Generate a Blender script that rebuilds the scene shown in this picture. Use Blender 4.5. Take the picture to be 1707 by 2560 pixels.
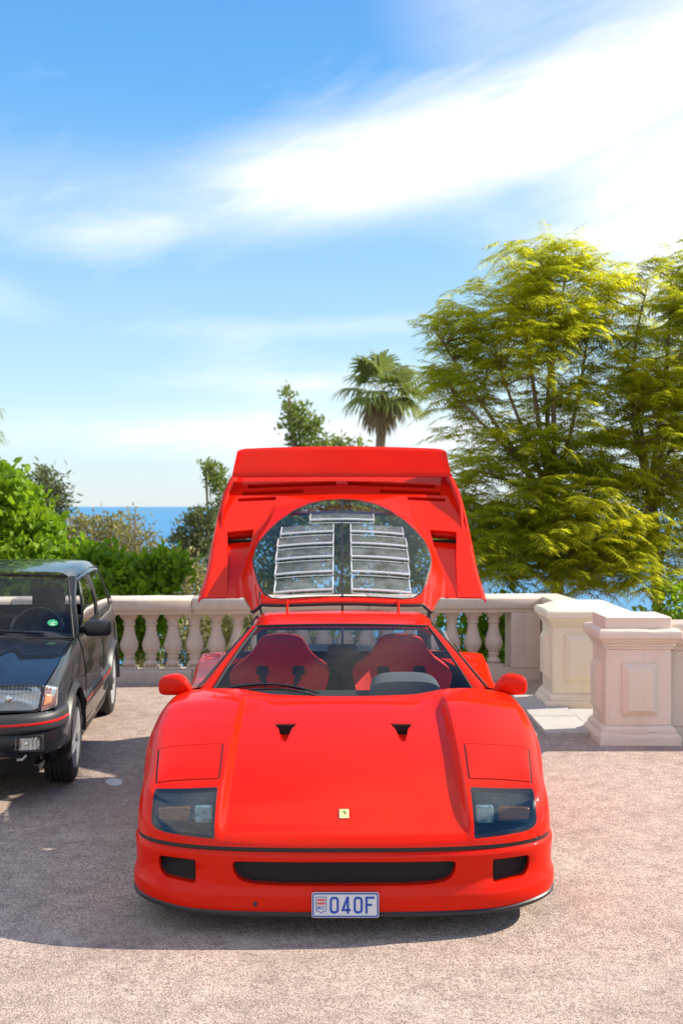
import bpy, bmesh, math, random
import numpy as np
from mathutils import Vector, Matrix

for _o in list(bpy.data.objects):
    bpy.data.objects.remove(_o)
SC = bpy.context.scene
COL = SC.collection
R = math.radians

# ------------------------------------------------------------------ camera
cam_d = bpy.data.cameras.new('camera')
cam_o = bpy.data.objects.new('camera', cam_d)
COL.objects.link(cam_o)
cam_o.location = (0, 0, 1.81)
cam_o.rotation_euler = (R(90), 0, 0)
cam_d.sensor_fit = 'VERTICAL'
cam_d.sensor_height = 36.0
cam_d.sensor_width = 24.0
cam_d.lens = 36.74
cam_d.shift_y = -0.0055
cam_d.clip_end = 60000
cam_d.dof.use_dof = True
cam_d.dof.focus_distance = 4.9
cam_d.dof.aperture_fstop = 3.6
SC.camera = cam_o

# ------------------------------------------------------------------ light and exposure
SUN_DIR = Vector((1.36, 0.31, 1.0)).normalized()
sun_d = bpy.data.lights.new('sun', 'SUN')
sun_d.energy = 4.6
sun_d.angle = R(0.55)
sun_d.color = (1.0, 0.91, 0.77)
sun_o = bpy.data.objects.new('sun', sun_d)
COL.objects.link(sun_o)
sun_o.location = (12, 4, 14)
sun_o.rotation_euler = (-SUN_DIR).to_track_quat('-Z', 'Y').to_euler()

SC.view_settings.view_transform = 'Standard'
SC.view_settings.look = 'None'
SC.view_settings.exposure = 0.85
SC.view_settings.gamma = 1.0
SC.view_settings.use_curve_mapping = False
SC.render.engine = 'CYCLES'
SC.cycles.max_bounces = 10
SC.cycles.transparent_max_bounces = 24
SC.cycles.sample_clamp_indirect = 6.0
SC.cycles.use_denoising = True
SC.cycles.use_adaptive_sampling = True
SC.cycles.adaptive_threshold = 0.012
SC.cycles.caustics_reflective = False
SC.cycles.caustics_refractive = False


class NT:
    """small helper for building node trees"""
    def __init__(s, tree):
        s.t = tree
        s.n = tree.nodes
        s.l = tree.links

    def node(s, kind, **kw):
        n = s.n.new(kind)
        for k, v in kw.items():
            setattr(n, k, v)
        return n

    def link(s, a, b):
        s.l.new(a, b)

    def put(s, sock, v):
        if hasattr(v, 'is_output'):
            s.l.new(v, sock)
        else:
            sock.default_value = v

    def math(s, op, a, b=None, c=None, clamp=False):
        n = s.n.new('ShaderNodeMath')
        n.operation = op
        n.use_clamp = clamp
        s.put(n.inputs[0], a)
        if b is not None:
            s.put(n.inputs[1], b)
        if c is not None:
            s.put(n.inputs[2], c)
        return n.outputs[0]

    def mix(s, f, a, b, blend='MIX'):
        n = s.n.new('ShaderNodeMix')
        n.data_type = 'RGBA'
        n.blend_type = blend
        n.clamp_factor = True
        s.put(n.inputs[0], f)
        s.put(n.inputs[6], a if hasattr(a, 'is_output') else tuple(a) + (1,) * (4 - len(a)))
        s.put(n.inputs[7], b if hasattr(b, 'is_output') else tuple(b) + (1,) * (4 - len(b)))
        return n.outputs[2]

    def noise(s, vec, scale, detail=3, rough=0.5, dist=0.0):
        n = s.n.new('ShaderNodeTexNoise')
        n.inputs['Scale'].default_value = scale
        n.inputs['Detail'].default_value = detail
        n.inputs['Roughness'].default_value = rough
        n.inputs['Distortion'].default_value = dist
        if vec is not None:
            s.l.new(vec, n.inputs['Vector'])
        return n.outputs['Fac']

    def voronoi(s, vec, scale, feature='F1', out='Distance'):
        n = s.n.new('ShaderNodeTexVoronoi')
        n.feature = feature
        n.inputs['Scale'].default_value = scale
        if vec is not None:
            s.l.new(vec, n.inputs['Vector'])
        return n.outputs[out]

    def ramp(s, f, stops):
        n = s.n.new('ShaderNodeValToRGB')
        e = n.color_ramp.elements
        while len(e) < len(stops):
            e.new(0.5)
        for i, (p, c) in enumerate(stops):
            e[i].position = p
            e[i].color = tuple(c) + (1,) * (4 - len(c))
        s.put(n.inputs[0], f)
        return n.outputs[0]

    def maprange(s, f, a, b, c=0.0, d=1.0, smooth=False):
        n = s.n.new('ShaderNodeMapRange')
        if smooth:
            n.interpolation_type = 'SMOOTHSTEP'
        s.put(n.inputs[0], f)
        for i, v in enumerate((a, b, c, d)):
            s.put(n.inputs[i + 1], v)
        return n.outputs[0]

    def bump(s, h, strength=0.5, dist=0.01):
        n = s.n.new('ShaderNodeBump')
        n.inputs['Strength'].default_value = strength
        n.inputs['Distance'].default_value = dist
        s.l.new(h, n.inputs['Height'])
        return n.outputs[0]


# ------------------------------------------------------------------ world: sky with high streaky cloud
world = bpy.data.worlds.new('World')
SC.world = world
world.use_nodes = True
world.cycles.sampling_method = 'MANUAL'
world.cycles.sample_map_resolution = 512
w = NT(world.node_tree)
w.n.clear()
sky = w.node('ShaderNodeTexSky', sky_type='NISHITA')
sky.sun_disc = False
sky.sun_elevation = math.asin(SUN_DIR.z)
sky.sun_rotation = math.atan2(SUN_DIR.x, SUN_DIR.y)
sky.altitude = 60
sky.air_density = 1.0
sky.dust_density = 0.35
sky.ozone_density = 3.0
gen = w.node('ShaderNodeTexCoord').outputs['Generated']
sep = w.node('ShaderNodeSeparateXYZ')
w.link(gen, sep.inputs[0])
az = w.math('ARCTAN2', sep.outputs[0], sep.outputs[1])
el = w.math('ARCSINE', sep.outputs[2])


def cloud_noise(sa, se, scale, detail, shear, dist):
    c = w.node('ShaderNodeCombineXYZ')
    w.put(c.inputs[0], w.math('MULTIPLY', az, sa))
    w.put(c.inputs[1], w.math('MULTIPLY', w.math('SUBTRACT', el, w.math('MULTIPLY', az, shear)), se))
    w.put(c.inputs[2], 3.7)
    return w.noise(c.outputs[0], scale, detail, 0.55, dist)


COVER_SEED = 14.9  # offset that keeps the added fill cloud clear of most of the view
nz_big = cloud_noise(1.0, 2.6, 5.0, 5, 0.22, 0.5)
nz_fine = cloud_noise(1.0, 4.0, 11.0, 6, 0.25, 0.3)


def stroke(a0, e0, sa, se, slope, amp):
    da = w.math('SUBTRACT', az, a0)
    de = w.math('SUBTRACT', w.math('SUBTRACT', el, e0), w.math('MULTIPLY', da, slope))
    q = w.math('ADD', w.math('POWER', w.math('ABSOLUTE', w.math('DIVIDE', da, sa)), 2.0),
               w.math('POWER', w.math('ABSOLUTE', w.math('DIVIDE', de, se)), 2.0))
    return w.math('MULTIPLY', w.math('EXPONENT', w.math('MULTIPLY', q, -1.0)), amp)


STROKES = [
    (0.20, 0.352, 0.22, 0.046, 0.20, 1.35),
    (-0.01, 0.308, 0.100, 0.034, 0.10, 1.1),
    (0.34, 0.395, 0.20, 0.045, 0.20, 0.8),
    (-0.25, 0.285, 0.22, 0.045, 0.05, 0.22),
    (-0.21, 0.250, 0.075, 0.016, 0.13, 0.42),
    (0.27, 0.240, 0.13, 0.026, -0.12, 0.85),
    (-0.33, 0.190, 0.06, 0.018, -0.20, 0.35),
    (0.03, 0.172, 0.17, 0.010, 0.05, 0.28),
    (-0.04, 0.117, 0.10, 0.009, 0.0, 0.30),
    (-0.05, 0.068, 0.30, 0.018, 0.0, 0.60),
    (0.10, 0.090, 0.30, 0.050, 0.0, 0.30),
]
tot = None
for st in STROKES:
    v_ = stroke(*st)
    tot = v_ if tot is None else w.math('ADD', tot, v_)
mod = w.math('ADD', w.math('MULTIPLY', nz_big, 1.1), w.math('MULTIPLY', nz_fine, 0.75))
dens = w.math('MULTIPLY', tot, w.math('SUBTRACT', mod, 0.12))
veil = w.maprange(nz_big, 0.55, 0.90, 0.0, 0.40)
dens = w.math('ADD', dens, w.math('MULTIPLY', veil, w.math('ADD', nz_fine, 0.1)))
# broken cloud added, mostly out of view, to lift and whiten the shade
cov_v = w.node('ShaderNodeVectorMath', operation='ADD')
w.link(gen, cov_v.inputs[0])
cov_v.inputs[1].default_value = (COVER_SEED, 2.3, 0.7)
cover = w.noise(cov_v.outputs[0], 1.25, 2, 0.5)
fill_cloud = w.maprange(cover, 0.44, 0.60, 0.0, 1.0, smooth=True)
fill_cloud = w.math('MULTIPLY', fill_cloud, w.maprange(w.math('ADD', nz_big, w.math('MULTIPLY', nz_fine, 0.5)), 0.45, 0.95, 0.45, 1.0))
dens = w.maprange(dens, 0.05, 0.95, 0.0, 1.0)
dens = w.math('MAXIMUM', dens, fill_cloud)
skycol = w.node('ShaderNodeHueSaturation')
skycol.inputs['Hue'].default_value = 0.497
skycol.inputs['Saturation'].default_value = 1.12
skycol.inputs['Value'].default_value = 1.0
w.link(sky.outputs[0], skycol.inputs['Color'])
grad = w.ramp(w.maprange(el, 0.0, 0.9), [(0.0, (0.335, 0.385, 0.420)), (0.10, (0.285, 0.395, 0.445)), (0.24, (0.180, 0.315, 0.440)), (0.42, (0.072, 0.220, 0.440)), (0.60, (0.042, 0.155, 0.39)), (1.0, (0.03, 0.11, 0.30))])
bright = w.node('ShaderNodeVectorMath', operation='SCALE')
w.link(grad, bright.inputs[0])
bright.inputs['Scale'].default_value = 10.0
pale = w.mix(0.82, skycol.outputs[0], bright.outputs[0])
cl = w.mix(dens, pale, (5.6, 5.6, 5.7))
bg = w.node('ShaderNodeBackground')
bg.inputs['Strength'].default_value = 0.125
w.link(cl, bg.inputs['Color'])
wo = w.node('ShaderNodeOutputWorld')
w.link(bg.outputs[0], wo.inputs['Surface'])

# ------------------------------------------------------------------ object helpers
def tag(o, label=None, cat=None, group=None, kind=None):
    if label:
        o['label'] = label
    if cat:
        o['category'] = cat
    if group:
        o['group'] = group
    if kind:
        o['kind'] = kind
    return o


def empty(name, loc=(0, 0, 0), rz=0.0, parent=None):
    o = bpy.data.objects.new(name, None)
    COL.objects.link(o)
    o.location = loc
    o.rotation_euler = (0, 0, rz)
    o.empty_display_size = 0.2
    o.parent = parent
    return o


def link_mesh(name, me, mat, parent=None, loc=None):
    o = bpy.data.objects.new(name, me)
    COL.objects.link(o)
    if mat is not None and len(me.materials) == 0:
        me.materials.append(mat)
    o.parent = parent
    if loc is not None:
        o.location = loc
    return o


def obj_bm(name, bm, mat, parent=None, smooth=True, angle=None, loc=None):
    me = bpy.data.meshes.new(name)
    bmesh.ops.recalc_face_normals(bm, faces=bm.faces)
    if smooth:
        for f in bm.faces:
            f.smooth = True
        if angle is not None:
            for e in bm.edges:
                if len(e.link_faces) == 2 and e.calc_face_angle(0) > R(angle):
                    e.smooth = False
    bm.to_mesh(me)
    bm.free()
    return link_mesh(name, me, mat, parent, loc)


class MB:
    """collects simple shapes into one mesh"""
    def __init__(s):
        s.v = []
        s.f = []

    def add(s, vs, fs):
        n = len(s.v)
        s.v += [tuple(p) for p in vs]
        s.f += [tuple(i + n for i in q) for q in fs]
        return s

    def box(s, x0, x1, y0, y1, z0, z1):
        vs = [(x, y, z) for z in (z0, z1) for y in (y0, y1) for x in (x0, x1)]
        return s.add(vs, [(0, 2, 3, 1), (4, 5, 7, 6), (0, 1, 5, 4), (2, 6, 7, 3), (0, 4, 6, 2), (1, 3, 7, 5)])

    def frustum(s, x0, x1, y0, y1, z0, X0, X1, Y0, Y1, z1):
        vs = [(x0, y0, z0), (x1, y0, z0), (x1, y1, z0), (x0, y1, z0), (X0, Y0, z1), (X1, Y0, z1), (X1, Y1, z1), (X0, Y1, z1)]
        return s.add(vs, [(0, 3, 2, 1), (4, 5, 6, 7), (0, 1, 5, 4), (1, 2, 6, 5), (2, 3, 7, 6), (3, 0, 4, 7)])

    def prism(s, poly, fn0, fn1):
        """poly: 2-D points; fn0/fn1 map a 2-D point to the two end faces"""
        n = len(poly)
        vs = [fn0(*p) for p in poly] + [fn1(*p) for p in poly]
        fs = [tuple(range(n))[::-1], tuple(range(n, 2 * n))]
        fs += [(i, (i + 1) % n, n + (i + 1) % n, n + i) for i in range(n)]
        return s.add(vs, fs)

    def grid(s, fn, nu, nv):
        vs = [fn(i / nu, j / nv) for i in range(nu + 1) for j in range(nv + 1)]
        fs = [(i * (nv + 1) + j, (i + 1) * (nv + 1) + j, (i + 1) * (nv + 1) + j + 1, i * (nv + 1) + j + 1)
              for i in range(nu) for j in range(nv)]
        return s.add(vs, fs)

    def tube(s, pts, rad, seg=8, caps=True):
        pts = [Vector(p) for p in pts]
        n = len(pts)
        rs = rad if isinstance(rad, (list, tuple)) else [rad] * n
        up = None
        rings = []
        for i, p in enumerate(pts):
            d = (pts[min(i + 1, n - 1)] - pts[max(i - 1, 0)])
            d = d.normalized() if d.length > 1e-9 else Vector((0, 0, 1))
            if up is None:
                up = d.orthogonal().normalized()
            up = (up - d * up.dot(d))
            up = up.normalized() if up.length > 1e-6 else d.orthogonal().normalized()
            b = d.cross(up)
            rings.append([p + (up * math.cos(t) + b * math.sin(t)) * rs[i] for t in [2 * math.pi * k / seg for k in range(seg)]])
        vs = [q for r_ in rings for q in r_]
        fs = [(i * seg + k, i * seg + (k + 1) % seg, (i + 1) * seg + (k + 1) % seg, (i + 1) * seg + k)
              for i in range(n - 1) for k in range(seg)]
        if caps:
            fs += [tuple(range(seg))[::-1], tuple(range((n - 1) * seg, n * seg))]
        return s.add(vs, fs)

    def lathe(s, prof, seg=16, c=(0, 0, 0), axis='z'):
        vs = []
        for r_, z in prof:
            for k in range(seg):
                t = 2 * math.pi * k / seg
                a, b = r_ * math.cos(t), r_ * math.sin(t)
                if axis == 'z':
                    vs.append((c[0] + a, c[1] + b, c[2] + z))
                else:
                    vs.append((c[0] + z, c[1] + a, c[2] + b))
        n = len(prof)
        fs = [(i * seg + k, i * seg + (k + 1) % seg, (i + 1) * seg + (k + 1) % seg, (i + 1) * seg + k)
              for i in range(n - 1) for k in range(seg)]
        fs += [tuple(range(seg))[::-1], tuple(range((n - 1) * seg, n * seg))]
        return s.add(vs, fs)

    def bm(s, merge=0.0):
        bm = bmesh.new()
        bv = [bm.verts.new(p) for p in s.v]
        for q in s.f:
            if len(set(q)) >= 3:
                try:
                    bm.faces.new([bv[i] for i in q])
                except ValueError:
                    pass
        if merge:
            bmesh.ops.remove_doubles(bm, verts=bm.verts, dist=merge)
        return bm

    def build(s, name, mat, parent=None, smooth=True, angle=35, bevel=0.0, merge=0.0, loc=None, segs=1):
        bm = s.bm(merge)
        if bevel:
            bmesh.ops.recalc_face_normals(bm, faces=bm.faces)
            ed = [e for e in bm.edges if len(e.link_faces) == 2 and e.calc_face_angle(0) > R(28)]
            bmesh.ops.bevel(bm, geom=ed, offset=bevel, segments=segs, affect='EDGES', profile=0.5)
        return obj_bm(name, bm, mat, parent, smooth, angle, loc)


def fast_mesh(name, V, F, mat, parent=None, smooth=False, mats=None, midx=None):
    """V: (n,3) array, F: (m,k) array of equal-size faces"""
    V = np.asarray(V, dtype=np.float32)
    F = np.asarray(F, dtype=np.int32)
    me = bpy.data.meshes.new(name)
    me.vertices.add(len(V))
    me.vertices.foreach_set('co', V.ravel())
    k = F.shape[1]
    me.loops.add(F.size)
    me.loops.foreach_set('vertex_index', F.ravel())
    me.polygons.add(len(F))
    me.polygons.foreach_set('loop_start', np.arange(0, F.size, k, dtype=np.int32))
    me.polygons.foreach_set('loop_total', np.full(len(F), k, dtype=np.int32))
    if smooth:
        me.polygons.foreach_set('use_smooth', np.ones(len(F), dtype=bool))
    if mats:
        for m in mats:
            me.materials.append(m)
        if midx is not None:
            me.polygons.foreach_set('material_index', np.asarray(midx, dtype=np.int32))
    me.update(calc_edges=True)
    me.validate()
    return link_mesh(name, me, mat, parent)


def pch(xs, ys):
    """monotone cubic through points"""
    xs = [float(a) for a in xs]
    ys = [float(a) for a in ys]
    n = len(xs)
    h = [xs[i + 1] - xs[i] for i in range(n - 1)]
    d = [(ys[i + 1] - ys[i]) / h[i] for i in range(n - 1)]
    m = [0.0] * n
    m[0], m[-1] = d[0], d[-1]
    for i in range(1, n - 1):
        if d[i - 1] * d[i] > 0:
            w1, w2 = 2 * h[i] + h[i - 1], h[i] + 2 * h[i - 1]
            m[i] = (w1 + w2) / (w1 / d[i - 1] + w2 / d[i])

    def f(x):
        if x <= xs[0]:
            return ys[0] + m[0] * (x - xs[0]) * 0
        if x >= xs[-1]:
            return ys[-1]
        lo = 0
        while x > xs[lo + 1]:
            lo += 1
        t = (x - xs[lo]) / h[lo]
        t2, t3 = t * t, t * t * t
        return ((2 * t3 - 3 * t2 + 1) * ys[lo] + (t3 - 2 * t2 + t) * h[lo] * m[lo]
                + (-2 * t3 + 3 * t2) * ys[lo + 1] + (t3 - t2) * h[lo] * m[lo + 1])
    return f


def sstep(a, b, x):
    t = min(1.0, max(0.0, (x - a) / (b - a)))
    return t * t * (3 - 2 * t)


def smax(a, b, k):
    h = max(k - abs(a - b), 0.0) / k
    return max(a, b) + h * h * k * 0.25


def cut_poly(bm, poly, ax, keep):
    """cut the outline of a convex polygon (in the plane of axes ax) into the mesh; returns the faces inside"""
    poly = [tuple(p) for p in poly]
    n = len(poly)
    cx = sum(p[0] for p in poly) / n
    cy = sum(p[1] for p in poly) / n
    lo = [min(p[i] for p in poly) - 0.012 for i in (0, 1)]
    hi = [max(p[i] for p in poly) + 0.012 for i in (0, 1)]

    def near(f):
        if not keep(f.calc_center_median()):
            return False
        a = [v.co[ax[0]] for v in f.verts]
        b = [v.co[ax[1]] for v in f.verts]
        return max(a) >= lo[0] and min(a) <= hi[0] and max(b) >= lo[1] and min(b) <= hi[1]
    planes = []
    for i in range(n):
        p, q = poly[i], poly[(i + 1) % n]
        d = (q[0] - p[0], q[1] - p[1])
        nn = (d[1], -d[0])
        if (cx - p[0]) * nn[0] + (cy - p[1]) * nn[1] > 0:
            nn = (-nn[0], -nn[1])
        co = [0, 0, 0]
        no = [0, 0, 0]
        co[ax[0]], co[ax[1]] = p
        no[ax[0]], no[ax[1]] = nn
        planes.append((Vector(co), Vector(no).normalized()))
    for co, no in planes:
        fs = [f for f in bm.faces if near(f)]
        ge = set(fs)
        for f in fs:
            ge.update(f.edges)
            ge.update(f.verts)
        bmesh.ops.bisect_plane(bm, geom=list(ge), dist=1e-6, plane_co=co, plane_no=no)
    inside = []
    for f in bm.faces:
        if near(f):
            c = f.calc_center_median()
            if all((c - co).dot(no) < 1e-7 for co, no in planes):
                inside.append(f)
    return inside


def take(bm, faces, rim=None, steps=1, drop=False):
    """remove faces from bm and return them as their own bmesh; rim: vector(s) along which the hole's edge is turned in"""
    out = None
    if not drop:
        out = bmesh.new()
        mp = {}
        for f in faces:
            vs = []
            for v in f.verts:
                if v not in mp:
                    mp[v] = out.verts.new(v.co)
                vs.append(mp[v])
            out.faces.new(vs)
    fs = set(faces)
    edge = []
    for f in faces:
        for e in f.edges:
            if len(e.link_faces) == 2 and sum(1 for g in e.link_faces if g in fs) == 1:
                edge.append(e)
    edge = list(set(edge))
    bmesh.ops.delete(bm, geom=list(fs), context='FACES')
    edge = [e for e in edge if e.is_valid]
    if rim is not None:
        rims = rim if isinstance(rim, list) else [rim]
        cur = edge
        for r_ in rims:
            res = bmesh.ops.extrude_edge_only(bm, edges=cur)
            nv = [g for g in res['geom'] if isinstance(g, bmesh.types.BMVert)]
            cur = [g for g in res['geom'] if isinstance(g, bmesh.types.BMEdge) and g.verts[0] in set(nv) and g.verts[1] in set(nv)]
            if callable(r_):
                for v in nv:
                    v.co = r_(v.co)
            else:
                for v in nv:
                    v.co += Vector(r_)
    return out


def mirrored(bm):
    b = bm.copy()
    for v in b.verts:
        v.co.x = -v.co.x
    bmesh.ops.reverse_faces(b, faces=b.faces)
    return b


def joined(*bms):
    out = bmesh.new()
    for b in bms:
        me = bpy.data.meshes.new('tmp')
        b.to_mesh(me)
        out.from_mesh(me)
        bpy.data.meshes.remove(me)
        b.free()
    return out


def inset_poly(poly, d):
    """move every side of a convex polygon inward by d"""
    n = len(poly)
    cx = sum(p[0] for p in poly) / n
    cy = sum(p[1] for p in poly) / n
    lines = []
    for i in range(n):
        p, q = poly[i], poly[(i + 1) % n]
        dx, dy = q[0] - p[0], q[1] - p[1]
        L = math.hypot(dx, dy)
        nx, ny = dy / L, -dx / L
        if (cx - p[0]) * nx + (cy - p[1]) * ny < 0:
            nx, ny = -nx, -ny
        lines.append((nx, ny, nx * (p[0] + nx * d) + ny * (p[1] + ny * d)))
    out = []
    for i in range(n):
        a, b = lines[i - 1], lines[i]
        det = a[0] * b[1] - a[1] * b[0]
        if abs(det) < 1e-9:
            out.append((poly[i][0] + a[0] * d, poly[i][1] + a[1] * d))
        else:
            out.append(((a[2] * b[1] - a[1] * b[2]) / det, (a[0] * b[2] - a[2] * b[0]) / det))
    return out


def round_poly(poly, rad, seg=4):
    """round the corners of a convex polygon; rad is one radius or one per corner"""
    n = len(poly)
    rads = rad if isinstance(rad, (list, tuple)) else [rad] * n
    out = []
    for i in range(n):
        p0, p, p1 = Vector(poly[i - 1]), Vector(poly[i]), Vector(poly[(i + 1) % n])
        a, b = (p0 - p), (p1 - p)
        r_ = min(rads[i], a.length * 0.49, b.length * 0.49)
        if r_ < 1e-5:
            out.append(tuple(p))
            continue
        s, e = p + a.normalized() * r_, p + b.normalized() * r_
        for k in range(seg + 1):
            t = k / seg
            q = s * (1 - t) ** 2 + p * 2 * t * (1 - t) + e * t * t
            out.append((q[0], q[1]))
    return out

# ------------------------------------------------------------------ materials
M = {}


def new_mat(name):
    m = bpy.data.materials.new(name)
    m.use_nodes = True
    t = NT(m.node_tree)
    b = t.n['Principled BSDF']
    M[name] = m
    return m, t, b


def simple(name, col, rough=0.5, metal=0.0, coat=0.0, var=0.0, scale=20, bump=0.0, bscale=80, spec=0.5):
    m, t, b = new_mat(name)
    b.inputs['Roughness'].default_value = rough
    b.inputs['Metallic'].default_value = metal
    b.inputs['Coat Weight'].default_value = coat
    b.inputs['Coat Roughness'].default_value = 0.04
    b.inputs['Specular IOR Level'].default_value = spec
    oc = t.node('ShaderNodeTexCoord').outputs['Object']
    if var:
        f = t.noise(oc, scale, 4, 0.6)
        c = t.mix(t.maprange(f, 0.3, 0.7), [max(0, x * (1 - var)) for x in col], [min(1, x * (1 + var)) for x in col])
        t.link(c, b.inputs['Base Color'])
    else:
        b.inputs['Base Color'].default_value = tuple(col) + (1,)
    if bump:
        t.link(t.bump(t.noise(oc, bscale, 4, 0.6), bump, 0.004), b.inputs['Normal'])
    return m


def paint(name, col, rough=0.35, coat=1.0, flake=0.0):
    m, t, b = new_mat(name)
    oc = t.node('ShaderNodeTexCoord').outputs['Object']
    f = t.noise(oc, 3.0, 3, 0.5)
    c = t.mix(t.maprange(f, 0.3, 0.7), [x * 0.96 for x in col], [min(1, x * 1.04) for x in col])
    t.link(c, b.inputs['Base Color'])
    b.inputs['Roughness'].default_value = rough
    b.inputs['Metallic'].default_value = flake
    b.inputs['Coat Weight'].default_value = coat
    b.inputs['Coat Roughness'].default_value = 0.045
    b.inputs['Coat IOR'].default_value = 1.45
    b.inputs['Specular IOR Level'].default_value = 0.03
    dust = t.noise(oc, 260.0, 2, 0.5)
    t.link(t.bump(dust, 0.02, 0.0006), b.inputs['Normal'])
    return m


paint('red_paint', (0.65, 0.0105, 0.0001), 0.45, 0.42)
paint('graphite_paint', (0.011, 0.013, 0.018), 0.3, 0.75, 0.0)
simple('black_rubber', (0.012, 0.012, 0.013), 0.55)
simple('black_plastic', (0.018, 0.018, 0.020), 0.42, bump=0.1, bscale=300)
simple('grey_plastic', (0.030, 0.031, 0.035), 0.5, bump=0.1, bscale=300)
simple('gloss_black', (0.008, 0.008, 0.010), 0.15, coat=0.4)
simple('dark_void', (0.006, 0.006, 0.007), 0.9)
simple('chrome', (0.75, 0.75, 0.76), 0.12, 1.0)
simple('steel', (0.32, 0.32, 0.33), 0.38, 1.0)
simple('silver_alloy', (0.82, 0.84, 0.87), 0.35, 0.3, var=0.06)
simple('tyre_rubber', (0.016, 0.016, 0.017), 0.78, var=0.25, scale=9, bump=0.15, bscale=120)
simple('seat_cloth', (0.70, 0.012, 0.006), 0.85, var=0.18, scale=60, bump=0.3, bscale=900)
simple('suede', (0.11, 0.115, 0.125), 0.95, var=0.25, scale=160, bump=0.3, bscale=700)
simple('dark_trim', (0.020, 0.021, 0.024), 0.8, var=0.2, scale=90)
simple('plate_white', (0.62, 0.63, 0.64), 0.35, coat=0.3)
simple('plate_blue', (0.005, 0.06, 0.36), 0.4)
simple('plate_red', (0.62, 0.02, 0.03), 0.4)
simple('badge_yellow', (0.72, 0.70, 0.24), 0.3, coat=0.6)
simple('red_trim', (0.50, 0.012, 0.012), 0.35)
simple('sticker_green', (0.03, 0.30, 0.14), 0.5)
simple('sticker_white', (0.65, 0.70, 0.66), 0.5)
simple('amber_lens', (0.36, 0.12, 0.05), 0.18, coat=0.8, var=0.2, scale=120)
simple('engine_grey', (0.10, 0.10, 0.105), 0.5, 0.5, var=0.3)
simple('road_paint', (0.62, 0.62, 0.60), 0.8, var=0.15, scale=60, bump=0.4, bscale=200)


def thin_glass(name, tint, refl=1.0, ior=1.5, rough=0.0):
    m = bpy.data.materials.new(name)
    m.use_nodes = True
    t = NT(m.node_tree)
    t.n.clear()
    tr = t.node('ShaderNodeBsdfTransparent')
    tr.inputs[0].default_value = tuple(tint) + (1,)
    gl = t.node('ShaderNodeBsdfGlossy')
    gl.inputs['Roughness'].default_value = rough
    gl.inputs['Color'].default_value = (1, 1, 1, 1)
    geo = t.node('ShaderNodeNewGeometry')
    dt = t.node('ShaderNodeVectorMath', operation='DOT_PRODUCT')
    t.link(geo.outputs['Incoming'], dt.inputs[0])
    t.link(geo.outputs['Normal'], dt.inputs[1])
    c_ = t.math('SUBTRACT', 1.0, t.math('ABSOLUTE', dt.outputs['Value']), clamp=True)
    f0 = ((ior - 1) / (ior + 1)) ** 2
    fr = t.math('ADD', f0, t.math('MULTIPLY', t.math('POWER', c_, 5.0), 1 - f0))
    mx = t.node('ShaderNodeMixShader')
    t.link(t.math('MULTIPLY', fr, refl, clamp=True), mx.inputs[0])
    t.link(tr.outputs[0], mx.inputs[1])
    t.link(gl.outputs[0], mx.inputs[2])
    o = t.node('ShaderNodeOutputMaterial')
    t.link(mx.outputs[0], o.inputs['Surface'])
    M[name] = m
    return m


thin_glass('windscreen_glass', (0.78, 0.82, 0.84), 0.85)
thin_glass('side_glass', (0.45, 0.50, 0.51), 2.6)
thin_glass('rear_glass', (0.80, 0.84, 0.84), 1.0)
thin_glass('lens_cover', (0.58, 0.74, 0.79), 2.0)
thin_glass('lamp_glass', (0.86, 0.90, 0.90), 1.4, 1.5, 0.03)
thin_glass('perspex', (0.90, 0.93, 0.94), 0.9)


def hazy():
    m = bpy.data.materials.new('hazy_perspex')
    m.use_nodes = True
    t = NT(m.node_tree)
    t.n.clear()
    tr = t.node('ShaderNodeBsdfTransparent')
    tr.inputs[0].default_value = (0.92, 0.95, 0.96, 1)
    p = t.node('ShaderNodeBsdfPrincipled')
    p.inputs['Base Color'].default_value = (0.78, 0.82, 0.84, 1)
    p.inputs['Roughness'].default_value = 0.15
    mx = t.node('ShaderNodeMixShader')
    oc = t.node('ShaderNodeTexCoord').outputs['Object']
    t.link(t.maprange(t.noise(oc, 9.0, 4, 0.6), 0.3, 0.7, 0.05, 0.20), mx.inputs[0])
    t.link(tr.outputs[0], mx.inputs[1])
    t.link(p.outputs[0], mx.inputs[2])
    o = t.node('ShaderNodeOutputMaterial')
    t.link(mx.outputs[0], o.inputs['Surface'])
    M['hazy_perspex'] = m


hazy()


def frosted():
    m, t, b = new_mat('perspex_edge')
    b.inputs['Base Color'].default_value = (0.85, 0.88, 0.90, 1)
    b.inputs['Roughness'].default_value = 0.12
    b.inputs['Alpha'].default_value = 0.62
    b.inputs['Coat Weight'].default_value = 1.0
    b.inputs['Specular IOR Level'].default_value = 0.8


frosted()


def fluted(name, col, scale):
    """ribbed lamp reflector behind a lens"""
    m, t, b = new_mat(name)
    oc = t.node('ShaderNodeTexCoord').outputs['Object']
    mp = t.node('ShaderNodeMapping')
    mp.inputs['Scale'].default_value = (1, 0.2, 0.25)
    t.link(oc, mp.inputs[0])
    n1 = t.noise(mp.outputs[0], scale, 3, 0.6)
    b.inputs['Base Color'].default_value = tuple(col) + (1,)
    b.inputs['Metallic'].default_value = 0.85
    b.inputs['Roughness'].default_value = 0.16
    t.link(t.bump(n1, 0.9, 0.012), b.inputs['Normal'])


simple('pale_amber', (0.62, 0.30, 0.16), 0.2, coat=0.8, var=0.2, scale=90)
simple('bright_reflector', (0.86, 0.88, 0.88), 0.28, 0.55, var=0.06, scale=30)
fluted('lamp_reflector', (0.78, 0.80, 0.80), 26)
simple('lamp_white', (0.50, 0.54, 0.53), 0.2, 0.3, coat=0.8, var=0.5, scale=45, bump=0.6, bscale=60)


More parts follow.
